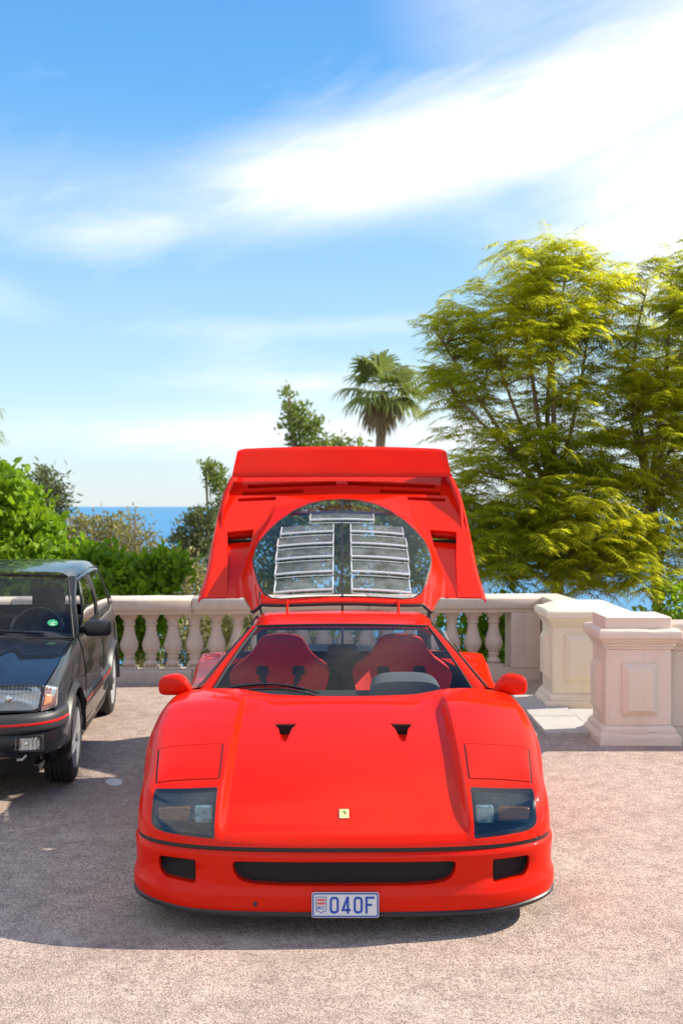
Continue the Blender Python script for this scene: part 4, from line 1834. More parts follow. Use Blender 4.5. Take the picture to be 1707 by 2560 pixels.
# the mouth: last stretch of the ramp is open
fm_ = cut_poly(ramp, [(.64, 1.085), (.87, 1.060), (.87, 1.20), (.64, 1.20)], (0, 1), lambda c: True)
take(ramp, fm_, drop=True)
o = mirror_obj('cover_skin', cv, RED, cover, 33)
md = o.modifiers.new('thick', 'SOLIDIFY')
md.thickness = .006
md.offset = -1
mirror_obj('window_gasket', pane, BLK, cover)
wn = empty('engine_window', (0, 0, 0), 0, cover)
g = joined(glass, mirrored(glass.copy()))
bmesh.ops.remove_doubles(g, verts=g.verts, dist=.0004)
obj_bm('engine_window_pane', g, M['perspex'], cover, True, None)
for fl in slot_floors:
    for b in (fl.copy(), mirrored(fl)):
        obj_bm('cooling_slot', b, RED, cover, True, 40)
    fl.free()
for b in (ramp.copy(), mirrored(ramp)):
    o = obj_bm('air_scoop', b, RED, cover, True, 40)
for s_ in (1, -1):
    mb = MB()
    zt = deck_f(1.1) - .02
    mb.box(min(s_ * .645, s_ * .86), max(s_ * .645, s_ * .86), 1.08, 1.095, zt - .085, zt - .050)
    mb.build('scoop_mouth', M['dark_void'], cover, smooth=False)
bpy.data.objects.remove(wn)
# edge lip along the front of the cover
lip = []
for k in range(81):
    p = -.60 + 1.2 * k / 80
    a = cover_front(abs(p))
    lip.append((p, a - .002, cover_h(p, a) - .012))
MB().tube(lip, .011, 8).build('front_seal', BLK, cover)
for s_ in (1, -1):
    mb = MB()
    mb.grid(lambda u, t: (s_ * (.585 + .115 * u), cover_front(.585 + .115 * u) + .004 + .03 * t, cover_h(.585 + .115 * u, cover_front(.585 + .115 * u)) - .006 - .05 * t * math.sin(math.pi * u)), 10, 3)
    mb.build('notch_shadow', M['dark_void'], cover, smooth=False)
# centre strip of the window, mesh grille above it
mb = MB()
mb.grid(lambda u, t: ((u * 2 - 1) * .0065, .07 + 1.42 * t, cover_h(0, .07 + 1.42 * t) + .006), 1, 40)
mb.build('centre_strip', M['black_plastic'], cover, smooth=False)
# moulded louvres in the clear window: one slat each
def slat(x0, x1, a0, a1, nm='window_slat'):
    mb = MB()
    rise = .030
    n = 10

    def top(u, t):
        x = x0 + (x1 - x0) * u
        a = a0 + (a1 - a0) * t
        return (x, a, cover_h(x, a) + .004 + rise * (1 - t))
    mb.grid(top, n, 2)
    o = mb.build(nm, M['hazy_perspex'], cover, angle=None)
    rim_ = MB()
    e = [Vector(top(k / n, 0)) for k in range(n + 1)]
    rim_.tube(e, .0075, 6)
    rim_.tube([Vector(top(k / n, 0)) - Vector((0, 0, rise)) + Vector((0, -.004, 0)) for k in range(n + 1)], .0035, 6)
    for u in (0, 1):
        rim_.tube([Vector(top(u, 0)), Vector(top(u, .5)), Vector(top(u, 1))], .0050, 6)
        b = Vector(top(u, 0))
        rim_.tube([b, b - Vector((0, 0, rise))], .0045, 6)
    r_ = rim_.build('slat_edge', M['perspex_edge'], o, angle=60)
    return o


rows = [.115, .315, .505, .690, .870]
for s_ in (1, -1):
    for i, a in enumerate(rows):
        w1 = [.445, .450, .455, .455, .440][i]
        slat(s_ * .062, s_ * w1, a, a + .175)
slat(-.235, .235, 1.075, 1.235)
# dark crossbar and mesh seen through the top of the window
MB().box(-.40, .40, 1.315, 1.340, -.235, -.215).build('cross_bar', M['black_plastic'], cover, smooth=False)

# wing
def wing_pt(u, t):
    """u across, t round the section"""
    p = (u * 2 - 1)
    q = abs(p)
    a0, a1 = 1.685 + .010 * q ** 2, 1.982 - .022 * q ** 2 - .030 * max(0, (q - .93) / .07) ** 2
    half = .868
    prof = [(0.0, -.132), (.05, -.118), (.30, -.096), (.65, -.067), (.96, -.040), (1.0, -.043), (.97, -.060), (.5, -.108), (.12, -.145), (.02, -.145), (0.0, -.132)]
    f = t * 10
    i = min(9, int(f))
    f -= i
    c = prof[i][0] * (1 - f) + prof[i + 1][0] * f
    h = prof[i][1] * (1 - f) + prof[i + 1][1] * f
    a = a0 + (a1 - a0) * c
    x = p * (.859 - .030 * c)
    return (x, a, h + .012 * (1 - q ** 2))


mb = MB()
mb.grid(wing_pt, 60, 20)
bmw = mb.bm(.0002)
bmesh.ops.holes_fill(bmw, edges=[e for e in bmw.edges if len(e.link_faces) == 1], sides=0)
obj_bm('wing', bmw, RED, cover, True, 40)
for s_ in (1, -1):
    # end plate joining wing and shoulder
    mb = MB()

    def endp(u, t):
        a = 1.05 + (1.945 - 1.05) * u
        k = sstep(1.05, 1.66, a)
        c = (a - 1.685) / .29
        wt = -.134 + .080 * min(1, max(0, c)) - .014 * max(0, (c - .8) / .2) ** 2
        topz = -.245 * (1 - k) + wt * k
        x = (cover_edge(a) - .004) * (1 - t) + (.858 - .030 * c if c > 0 else .858 - .055 * c) * t
        x = min(x, cover_edge(a) - .004) - .06 * (1 - sstep(1.05, 1.45, a))
        return (s_ * x, a, -.27 * (1 - t) + topz * t)
    mb.grid(endp, 24, 6)
    mb.grid(lambda u, t: (endp(u, t)[0] - s_ * .022, endp(u, t)[1], endp(u, t)[2]), 24, 6)
    mb.grid(lambda u, t: (endp(u, 1)[0] - s_ * .022 * t, endp(u, 1)[1], endp(u, 1)[2] + .004 * math.sin(math.pi * t)), 24, 3)
    o = mb.build('wing_support', RED, cover, angle=45, merge=.0003)
    # outer flank of the cover
    mb = MB()
    mb.grid(lambda u, t: (s_ * (cover_edge(.345 + 1.6 * u) + .002 - .004 * t), .345 + 1.6 * u, cover_h(cover_edge(.345 + 1.6 * u), .345 + 1.6 * u) + .01 - t * (.005 + .30 * sstep(.15, .5, u) * (1 - .75 * math.exp(-((u - .48) / .16) ** 4)))), 40, 6)
    mb.build('cover_flank', RED, cover, angle=None)
# hinges, gas strut, cable between roof and cover (stand on the car, not on the cover)
for x in (-.355, .36):
    MB().tube([(x, 2.35, 1.125), (x, 2.36, 1.175), (x, 2.40, 1.20)], .008, 8).build('hinge_arm', RED, red)
MB().tube([(0, 2.37, 1.13), (0, 2.37, 1.19)], .007, 8).build('hinge_post', BLK, red)
MB().tube([(-.50, 2.45, 1.00), (-.515, 2.43, 1.08), (-.54, 2.46, 1.16), (-.54, 2.52, 1.24)], .009, 8).build('cover_cable', BLK, red)
MB().tube([(.60, 2.75, .80), (.60, 2.95, 1.36)], .011, 8).build('gas_strut', M['black_plastic'], red)

# ------------------------------------------------------------------ the dark hatchback
hat = empty('dark_hatchback', (-2.430, 6.116, 0), R(6.0))
tag(hat, 'dark grey hatchback with red pinstripes on its bumper, cut by the picture edge', 'car')
GP = M['graphite_paint']
bonnet_f = pch([.06, .12, .30, .60, .90, 1.06], [.738, .752, .785, .830, .872, .895])
belt_f = pch([.06, .5, 1.0, 1.6, 2.6, 3.4, 3.66], [.70, .80, .88, .905, .925, .925, .90])
half_f = pch([.04, .15, .35, .72, 1.2, 2.2, 3.1, 3.5, 3.68], [.712, .730, .738, .742, .746, .750, .744, .725, .68])


def hat_side(wv, t):
    """body side from sill (t=0) to belt (t=1)"""
    W = half_f(wv)
    zb = belt_f(wv)
    prof = [(-.030, .20), (-.010, .26), (.0, .36), (.004, .47), (.002, .58), (-.006, .68), (-.022, .77), (-.045, .84), (-.060, .875)]
    f = t * (len(prof) - 1)
    i = min(len(prof) - 2, int(f))
    f -= i
    o_ = prof[i][0] * (1 - f) + prof[i + 1][0] * f
    z = prof[i][1] * (1 - f) + prof[i + 1][1] * f
    z = .20 + (z - .20) * (zb - .20) / .675
    return (W + o_, wv, z)


ARCH = [(.72, .285, .318), (2.97, .285, .318)]


def hat_body():
    mb = MB()
    mb.grid(lambda u, t: hat_side(.05 + 3.62 * u, t), 110, 26)
    bm = mb.bm()
    for (c, z, r_) in ARCH:
        pts = [(c + r_ * math.cos(2 * math.pi * k / 26), z + r_ * math.sin(2 * math.pi * k / 26)) for k in range(26)]
        fs = cut_poly(bm, pts, (1, 2), lambda q: True)
        take(bm, fs, [Vector((-.04, 0, 0)), Vector((-.10, 0, 0))], drop=True)
    rm = [f for f in bm.faces if f.calc_center_median().y < .125 or (f.calc_center_median().y < .42 and f.calc_center_median().z < .50 and f.calc_center_median().x > .65)]
    bmesh.ops.delete(bm, geom=rm, context='FACES')
    return bm


bmh = hat_body()
bb = joined(bmh, mirrored(bmh.copy()))
obj_bm('body_side', bb, GP, hat, True, 40)


# bonnet with raised centre and shut line
def bonnet_pt(s, t):
    wv = .075 + (1.05 - .075) * t - .05 * (1 - t) * (1 - s * s) * 0
    wv += .045 * s * s * (1 - t)
    W = .655 + .03 * t
    q = abs(s)
    ridge = .014 * (sstep(.62, .50, q) if False else (1 - sstep(.46, .60, q))) * sstep(.0, .35, t)
    z = bonnet_f(wv) - .030 * q ** 2.5 + ridge * .9
    return (W * s, wv, z + .004)


mb = MB()
mb.grid(lambda u, t: bonnet_pt(u * 2 - 1, t), 70, 30)
bmn = mb.bm()
ed = [e for e in bmn.edges if len(e.link_faces) == 1]
res = bmesh.ops.extrude_edge_only(bmn, edges=ed)
for g in res['geom']:
    if isinstance(g, bmesh.types.BMVert):
        g.co.z -= .03
obj_bm('bonnet', bmn, GP, hat, True, 38)
for s_ in (1, -1):
    # wing top between bonnet and body side
    mb = MB()

    def wing_top(u, t):
        b = Vector(bonnet_pt(1, t))
        b += Vector((.006, 0, -.004))
        sd = Vector(hat_side(b.y, 1.0))
        p = b.lerp(sd, u)
        p.z += .012 * math.sin(math.pi * u) * .5
        return (s_ * p.x, p.y, p.z)
    mb.grid(wing_top, 8, 30)
    mb.build('front_wing', GP, hat, angle=None)
# cowl panel
mb = MB()
mb.grid(lambda u, t: ((u * 2 - 1) * .70, 1.03 + .09 * t, .880 + .015 * t - .03 * abs(u * 2 - 1) ** 3), 20, 3)
mb.build('cowl', M['black_plastic'], hat, angle=None)

# greenhouse
def scr_b(s):
    return Vector((.672 * s, 1.085 + .10 * s * s, .895 - .012 * s * s))


def scr_t(s):
    return Vector((.555 * s, 1.62 + .07 * s * s, 1.305 - .022 * s * s))


def scr(s, t):
    return scr_b(s).lerp(scr_t(s), t) + Vector((0, -.6, .75)) * (.030 * math.sin(math.pi * t))


mb = MB()
mb.grid(lambda u, t: scr(u * 2 - 1, t), 24, 12)
mb.build('windscreen', M['windscreen_glass'], hat, angle=None)
loop = [scr(-1, t / 10) for t in range(11)] + [scr(-1 + k / 10, 1) for k in range(1, 21)] + [scr(1, 1 - t / 10) for t in range(1, 11)] + [scr(1 - k / 10, 0) for k in range(1, 21)]
MB().tube(loop + [loop[1]], .009, 8, False).build('screen_seal', BLK, hat)


def hat_roof(s, t):
    q = abs(s)
    x = (.590 + .025 * math.sin(math.pi * t)) * s
    v0 = 1.615 + .07 * s * s
    wv = v0 + (3.02 - v0) * t
    z = 1.318 + .044 * math.sin(math.pi * min(1, .10 + .62 * t)) - .020 * q ** 2 - .05 * max(0, (q - .80) / .20) ** 2.2
    return (x, wv, z)


mb = MB()
mb.grid(lambda u, t: hat_roof(u * 2 - 1, t), 50, 30)
mb.build('roof', GP, hat, angle=None)


def rail_edge(wv):
    """upper edge of the side glass"""
    t = (wv - 1.70) / (3.02 - 1.70)
    return Vector((.612, wv, 1.262 + .03 * math.sin(math.pi * min(1, max(0, .15 + .6 * t)))))


def side_pt(wv, t, o_=0.0):
    lo = Vector((hat_side(wv, 1.0)[0] + .004, wv, belt_f(wv) - .004))
    if wv < 1.70:
        k = (wv - 1.17) / (1.70 - 1.17)
        hi = Vector((.672 - .062 * k, wv, .90 + .375 * k))
    elif wv > 2.95:
        k = (wv - 2.95) / .62
        hi = Vector((.612 + .03 * k, wv, 1.27 - .33 * k))
    else:
        hi = rail_edge(wv)
    p = lo.lerp(hi, t)
    return p + Vector((.025 * math.sin(math.pi * t) + o_, 0, 0))


for s_ in (1, -1):

    def pane(name, w0a, w0b, w1a, w1b, t0=.06, t1=.93, mat='side_glass', o_=.0):
        mb = MB()

        def fn(u, t):
            wv = (w0a + (w0b - w0a) * t) * (1 - u) + (w1a + (w1b - w1a) * t) * u
            p = side_pt(wv, t0 + (t1 - t0) * t, o_)
            return (s_ * p.x, p.y, p.z)
        mb.grid(fn, 16, 8)
        o = mb.build(name, M[mat], hat, angle=None)
        pts = [fn(k / 12, 0) for k in range(13)] + [fn(1, k / 8) for k in range(1, 9)] + [fn(1 - k / 12, 1) for k in range(1, 13)] + [fn(0, 1 - k / 8) for k in range(1, 9)]
        MB().tube(pts + [pts[1]], .009, 6, False).build('window_seal', BLK, o)
        return o
    pane('door_window', 1.30, 1.74, 2.20, 2.16, mat='side_mirror_glass' if 'side_mirror_glass' in M else 'side_glass')
    pane('rear_window', 2.30, 2.26, 3.18, 2.86)
    # screen pillar and frames as body-coloured bands
    mb = MB()

    def apil(u, t):
        a = scr(1, t) + Vector((.010, .01, .002))
        b = side_pt(1.19 + .53 * t, .93) if t < .98 else rail_edge(1.72)
        b = Vector((max(b.x, a.x + .03), b.y, b.z))
        p = a.lerp(b, u) + Vector((.7, -.3, .4)) * (.012 * math.sin(math.pi * u))
        return (s_ * p.x, p.y, p.z)
    mb.grid(apil, 6, 16)
    mb.build('screen_pillar', GP, hat, angle=None)
    mb = MB()

    def roofband(u, t):
        wv = 1.70 + 1.35 * t
        a = Vector(hat_roof(1, (wv - 1.685) / 1.335))
        b = side_pt(wv, .90)
        p = a.lerp(b, u) + Vector((.012 * math.sin(math.pi * u), 0, 0))
        return (s_ * p.x, p.y, p.z)
    mb.grid(roofband, 5, 24)
    mb.build('roof_rail', GP, hat, angle=None)
    MB().tube([(s_ * (.603 - .0), 1.70 + 1.3 * k / 12, hat_roof(1, k / 12)[2] + .004) for k in range(13)], .006, 6).build('drip_rail', BLK, hat)
    mb = MB()

    def bpil(u, t):
        p = side_pt(2.185 + .125 * u + .0 * t, .02 + .90 * t, .004)
        return (s_ * p.x, p.y, p.z)
    mb.grid(bpil, 3, 8)
    mb.build('door_pillar', M['black_plastic'], hat, angle=None)
    mb = MB()

    def cpil(u, t):
        wv = (3.20 - .32 * t) * (1 - u) + (3.60 - .52 * t) * u
        p = side_pt(min(3.52, wv), .02 + .93 * t, .006)
        return (s_ * p.x, p.y, p.z)
    mb.grid(cpil, 6, 10)
    mb.build('rear_pillar', GP, hat, angle=None)
    mb = MB()
    mb.grid(lambda u, t: (lambda p: (s_ * p.x, p.y, p.z))(side_pt(1.16 + 2.36 * u, -.06 + .10 * t, .007)), 40, 2)
    mb.build('belt_trim', M['black_plastic'], hat, angle=None)
    # black arch flares
    for (c, z, r_) in ARCH:
        mb = MB()

        def flare(u, t):
            a = R(-4 + 188 * u)
            rr_ = r_ + .004 - .004 * t + .046 * t
            wv, zz = c + rr_ * math.cos(a), z + rr_ * math.sin(a)
            zz = max(.20, zz)
            base = half_f(wv) + .004
            o_ = .030 * math.sin(math.pi * min(1, .35 + .65 * t)) - (.022 if t < .001 else 0)
            return (s_ * (base + o_ - .004 * t), wv, zz)
        mb.grid(flare, 36, 5)
        mb.build('arch_flare', M['black_plastic'], hat, angle=60)
    # rubbing strip with red line, sill skirt
    mb = MB()
    zc = .44
    for (a, b) in ((1.10, 2.245), (2.255, 2.585)):
        mb.grid(lambda u, t: (s_ * (half_f(a + (b - a) * u) + .002 + .026 * math.sin(math.pi * t) ** .6), a + (b - a) * u, zc - .055 + .11 * t), 20, 8)
    mb.build('rubbing_strip', M['grey_plastic'], hat, angle=None)
    mb = MB()
    for (a, b) in ((1.10, 2.245), (2.255, 2.585)):
        mb.grid(lambda u, t: (s_ * (half_f(a + (b - a) * u) + .0295), a + (b - a) * u, zc + .008 + .013 * t), 20, 1)
    mb.build('strip_line', M['red_trim'], hat, angle=None)
    mb = MB()
    mb.grid(lambda u, t: (s_ * (half_f(1.1) - .005 - .03 * (1 - t)), 1.05 + 1.6 * u, .16 + .12 * t), 10, 3)
    mb.build('sill', M['black_plastic'], hat, angle=None)
    # door seam, handle, lock
    MB().tube([(s_ * (hat_side(1.26, t / 8)[0] + .001), 1.26, hat_side(1.26, t / 8)[2]) for t in range(2, 9)], .0035, 5).build('door_gap', M['dark_void'], hat)
    MB().tube([(s_ * (hat_side(2.27, t / 8)[0] + .001), 2.27, hat_side(2.27, t / 8)[2]) for t in range(2, 9)], .0035, 5).build('door_gap', M['dark_void'], hat)
    x0 = hat_side(2.12, .84)[0]
    MB().box(min(s_ * (x0 - .01), s_ * (x0 + .014)), max(s_ * (x0 - .01), s_ * (x0 + .014)), 2.05, 2.19, .755, .790).build('door_handle', M['gloss_black'], hat, bevel=.006)
    MB().lathe([(.012, 0), (.012, .012), (.008, .014)], 12, (0, 0, 0), 'x').build('door_lock', M['steel'], hat, loc=(s_ * (x0 - .002) if s_ > 0 else -x0 - .010, 2.12, .715))
    # door mirror: ribbed boot and black housing
    mr = empty('door_mirror', (s_ * .675, 1.305, .925), 0, hat)
    mr.scale = (s_, 1, 1)
    MB().lathe([(.030, .0), (.034, .012), (.022, .020), (.030, .028), (.021, .036), (.029, .044), (.021, .052), (.028, .060), (.022, .070)], 16, (0, 0, 0), 'x').build('mirror_boot', BLK, mr, angle=60)
    mb = MB()
    vs = []
    NS = 20
    secs = [(.058, .030, .030), (.066, .050, .044), (.085, .056, .050), (.16, .058, .054), (.225, .056, .052), (.243, .046, .042), (.248, .020, .02)]
    for (x, rz, ry) in secs:
        for k in range(NS):
            a = 2 * math.pi * k / NS
            ca, sa = math.cos(a), math.sin(a)
            vs.append((x, math.copysign(abs(ca) ** .6, ca) * ry, .012 + math.copysign(abs(sa) ** .6, sa) * rz))
    mb.add(vs, [(i * NS + k, i * NS + (k + 1) % NS, (i + 1) * NS + (k + 1) % NS, (i + 1) * NS + k) for i in range(len(secs) - 1) for k in range(NS)]
           + [tuple(range(NS)), tuple(range((len(secs) - 1) * NS, len(secs) * NS))])
    mb.build('mirror_housing', M['black_plastic'], mr, angle=70)

    # headlamp with corner indicator
    hl = empty('headlamp', (0, 0, 0), 0, hat)
    zl0, zl1 = .585, .742
    lensp = [(.30, zl0 + .006), (.630, zl0), (.655, zl1 - .012), (.315, zl1)]

    def yl(x):
        return .018 + .055 * (x / .7) ** 3
    mb = MB()
    cxl, czl = .475, zl0 + .078

    def bowl(u, t):
        a = 2 * math.pi * u
        ca, sa = math.cos(a), math.sin(a)
        ex = .172 * math.copysign(abs(ca) ** .55, ca) * t
        ez = .078 * math.copysign(abs(sa) ** .55, sa) * t
        return (s_ * (cxl + ex), yl(cxl) + .035 + .075 * (1 - t * t) + .06 * max(0, ex), czl + ez)
    mb.grid(bowl, 36, 8)
    mb.build('reflector', M['bright_reflector'], hl, angle=None, merge=.0002)
    mb = MB()
    mb.prism(lensp, lambda x, z: (s_ * x, yl(x) + .14, z), lambda x, z: (s_ * x, yl(x) + .12, z))
    mb.build('lamp_back', M['bright_reflector'], hl, smooth=False)
    mb = MB()
    mb.grid(lambda u, t: (s_ * (lensp[0][0] + (lensp[1][0] - lensp[0][0]) * u + (.015 + .010 * u) * t), yl(.3 + .33 * u) + .012 + .022 * t - .012 * math.sin(math.pi * t), zl0 + .006 + (zl1 - zl0 - .012) * t), 18, 10)
    mb.build('lamp_lens', M['fluted_glass'], hl, angle=None)
    ed_ = [(s_ * x, yl(x) + .014 + .02 * (z - zl0) / .16, z) for x, z in round_poly(lensp, .012, 3)]
    MB().tube(ed_ + [ed_[0], ed_[1]], .007, 6, False).build('lamp_bezel', M['black_plastic'], hl)
    mb = MB()
    mb.lathe([(.012, 0), (.020, .010), (.022, .022), (.010, .028)], 16)
    o = mb.build('bulb_shield', M['chrome'], hl)
    o.rotation_euler = (R(90), 0, 0)
    o.location = (s_ * .46, yl(.46) + .045, .664)
    mb = MB()
    ind = [(.640, zl0 - .004), (.722, zl0 + .012), (.728, zl1 - .034), (.666, zl1 - .010)]

    def yi(x):
        return .030 + .055 * (x / .7) ** 3 + 4.2 * max(0, x - .655) ** 1.8
    mb.prism(ind, lambda x, z: (s_ * x, yi(x) + .06, z), lambda x, z: (s_ * x, yi(x) + .012 * (z - zl0) / .16, z))
    mb.build('indicator_housing', M['lamp_reflector'], hl, bevel=.004)
    mb = MB()
    ind2 = [(.655, zl0 + .028), (.700, zl0 + .040), (.704, zl1 - .068), (.668, zl1 - .058)]
    mb.prism(ind2, lambda x, z: (s_ * x, yi(x) + .02, z), lambda x, z: (s_ * x, yi(x) + .003, z))
    mb.build('indicator', M['pale_amber'], hl, bevel=.004)

# grille between the lamps
mb = MB()
for k in range(4):
    z = .575 + k * .038
    mb.box(-.285, .285, .02 + .006 * k, .05, z, z + .026)
mb.build('grille', M['gloss_black'], hat, bevel=.004)
MB().box(-.62, .62, .185, .20, .40, .735).build('front_panel', M['dark_void'], hat, smooth=False)

# bumper, pinstripe, valance
def hat_nose(x, f=0.0):
    q = min(1, abs(x) / (.768 + f))
    return -.055 - f + .60 * (1 - (1 - q ** 4.2) ** (1 / 4.2))


def hat_sweep(name, mat, sec, xm=.7655, smooth=True, n=60):
    mb = MB()
    pts = []
    for k in range(n + 1):
        u = -1 + 2 * k / n
        x = xm * math.copysign(1 - (1 - abs(u)) ** 2.2, u)
        pts.append(x)
    K = len(sec)
    vs = []
    for x in pts:
        for (o_, z) in sec:
            vs.append((x * (1 + o_ * .8), hat_nose(x) - o_, z))
    mb.add(vs, [(a * K + b, (a + 1) * K + b, (a + 1) * K + b + 1, a * K + b + 1) for a in range(n) for b in range(K - 1)])
    return mb.build(name, mat, hat, angle=50)


hat_sweep('bumper', M['grey_plastic'], [(-.05, .576), (-.012, .578), (.004, .568), (.010, .545), (.012, .505), (.012, .488), (.008, .476), (-.006, .467), (-.05, .465)])
hat_sweep('bumper_line', M['red_trim'], [(.010, .513), (.0145, .515), (.0150, .521), (.0145, .527), (.010, .529)])
hat_sweep('valance', GP, [(-.05, .4645), (-.014, .464), (-.004, .44), (-.004, .39), (-.010, .345), (-.030, .322), (-.07, .318)])
for s_ in (1, -1):
    fg = empty('fog_lamp', (s_ * .575, hat_nose(.575) - .006, .408), 0, hat)
    MB().prism(rr(.190, .098, .012, 3), lambda x, z: (x, .05, z), lambda x, z: (x, .0, z)).build('lamp_surround', M['black_plastic'], fg, bevel=.003)
    MB().prism(rr(.162, .076, .010, 3), lambda x, z: (x, -.002, z), lambda x, z: (x, -.010, z)).build('lamp_glass', M['fluted_glass'], fg, bevel=.003)
    mb = MB()
    mb.grid(lambda u, t: (.076 * t * math.copysign(abs(math.cos(2 * math.pi * u)) ** .5, math.cos(2 * math.pi * u)), -.0005 - .001 * t + .03 * (1 - t * t) * 0, .034 * t * math.copysign(abs(math.sin(2 * math.pi * u)) ** .5, math.sin(2 * math.pi * u))), 28, 6)
    mb.build('reflector', M['lamp_reflector'], fg, angle=None, merge=.0002)
    MB().lathe([(.010, .0), (.013, .003), (.004, .006)], 12, (0, 0, 0), 'z').build('bulb', M['chrome'], fg).rotation_euler = (R(90), 0, 0)
mb = MB()
mb.tube([(.52, hat_nose(.5) + .03, .330), (.53, hat_nose(.5) - .0, .320), (.56, hat_nose(.5) - .004, .322), (.575, hat_nose(.5) + .004, .340), (.57, hat_nose(.5) + .03, .346)], .009, 8)
mb.build('tow_eye', M['steel'], hat)
# number plate is out of view; inner wheel boxes and floor
MB().box(-.62, .62, .15, 3.5, .20, .24).build('undertray', M['dark_void'], hat, smooth=False)
MB().box(-.60, .60, .12, 1.0, .24, .56).build('engine_bay', M['dark_void'], hat, smooth=False)
mb = MB()
mb.grid(lambda u, t: ((u * 2 - 1) * (.575 + .06 * t), 3.02 + .60 * t, 1.325 - .425 * t), 10, 8)
mb.build('tailgate_glass', M['rear_glass'], hat, angle=None)
mb = MB()
mb.grid(lambda u, t: ((u * 2 - 1) * .64, 3.62 + .06 * math.sin(math.pi * t), .90 - .60 * t), 10, 8)
mb.build('tailgate', GP, hat, angle=None)
# ---- interior
mb = MB()
mb.grid(lambda u, t: ((u * 2 - 1) * .66, 1.15 + .42 * t, .872 - .01 * t + .03 * math.exp(-((u - .76) / .16) ** 4) * sstep(.2, .8, t)), 30, 8)
mb.build('dashboard', M['dark_trim'], hat, angle=None)
MB().box(-.66, .66, 1.57, 1.59, .50, .86).build('dash_face', M['dark_trim'], hat, smooth=False)
st = empty('steering_wheel', (.335, 1.66, .885), 0, hat)
st.rotation_euler = (R(62), 0, 0)
MB().tube([(.185 * math.cos(2 * math.pi * k / 36), .185 * math.sin(2 * math.pi * k / 36), 0) for k in range(37)], .013, 8, False).build('rim', M['gloss_black'], st)
mb = MB()
for a in (0, 180, 270):
    mb.tube([(.03 * math.cos(R(a)), .03 * math.sin(R(a)), -.02), (.18 * math.cos(R(a)), .18 * math.sin(R(a)), 0)], .012, 6)
mb.lathe([(.05, -.03), (.055, 0), (.03, .012), (.002, .012)], 16)
mb.build('hub', M['dark_trim'], st)
for cx in (-.34, .34):
    sw = pch([.40, .70, .88, .94, .97, 1.0, 1.10, 1.155, 1.17], [.24, .245, .225, .19, .125, .125, .13, .11, .06])
    sn = empty('front_seat', (cx, 0, 0), 0, hat)
    mb = MB()
    for sg in (0, 1):
        mb.grid(lambda u, t: (sw(.40 + .77 * t) * (u * 2 - 1) * (1 if sg == 0 else -1), 2.02 + .20 * t + (-.06 if sg == 0 else .06) * (1 - abs(u * 2 - 1) ** 3) - .05 * abs(u * 2 - 1) ** 2, .40 + .77 * t), 18, 36)
    bms = mb.bm(.001)
    obj_bm('seat_back', bms, M['dark_trim'], sn, True, 60)
    MB().box(-.23, .23, 1.55, 2.05, .36, .48).build('cushion', M['dark_trim'], sn, bevel=.04, segs=3)
MB().box(-.60, .60, 2.72, 2.86, .40, .88).build('rear_bench', M['dark_trim'], hat, bevel=.04, segs=3)
im = empty('inner_mirror', (0.0, 1.60, 1.235), 0, hat)
MB().prism(rr(.20, .055, .02, 4), lambda x, z: (x, 0, z), lambda x, z: (x * .95, .025, z * .9)).build('mirror_body', M['gloss_black'], im, bevel=.003)
# wipers, sticker
for (xa, xb, ha, hb) in ((.48, -.02, .035, .10), (-.08, -.55, .035, .10)):
    p = [scr(xa / .672 + (xb - xa) / .672 * k / 8, ha + (hb - ha) * k / 8) + Vector((0, -.014, .016)) for k in range(9)]
    wa = MB().tube(p, [.009] * 6 + [.007] * 3, 6).build('wiper', M['gloss_black'], hat)
mb = MB()
ctr = scr(.80, .20)
ux = (scr(.84, .20) - scr(.76, .20)).normalized()
uz = (scr(.80, .26) - scr(.80, .14)).normalized()
nn = ux.cross(uz).normalized()
if nn.y > 0:
    nn = -nn
ell = [(math.cos(2 * math.pi * k / 24), math.sin(2 * math.pi * k / 24)) for k in range(24)]
sk = MB().prism(ell, lambda a, b: ctr + ux * .036 * a + uz * .030 * b + nn * .004, lambda a, b: ctr + ux * .036 * a + uz * .030 * b + nn * .006).build('round_sticker', M['sticker_green'], hat, smooth=False)
mark = [(-.7, -.15), (-.1, .05), (.6, .35), (.7, .15), (.2, -.05), (-.2, -.35), (-.35, -.2)]
MB().prism(mark, lambda a, b: ctr + ux * .026 * a + uz * .020 * b + nn * .0062, lambda a, b: ctr + ux * .026 * a + uz * .020 * b + nn * .0072).build('sticker_mark', M['sticker_white'], sk, smooth=False)
MB().prism([(-.6, -.75), (.6, -.75), (.5, -.58), (-.5, -.58)], lambda a, b: ctr + ux * .030 * a + uz * .026 * b + nn * .0062, lambda a, b: ctr + ux * .030 * a + uz * .026 * b + nn * .0072).build('sticker_mark', M['sticker_white'], sk, smooth=False)


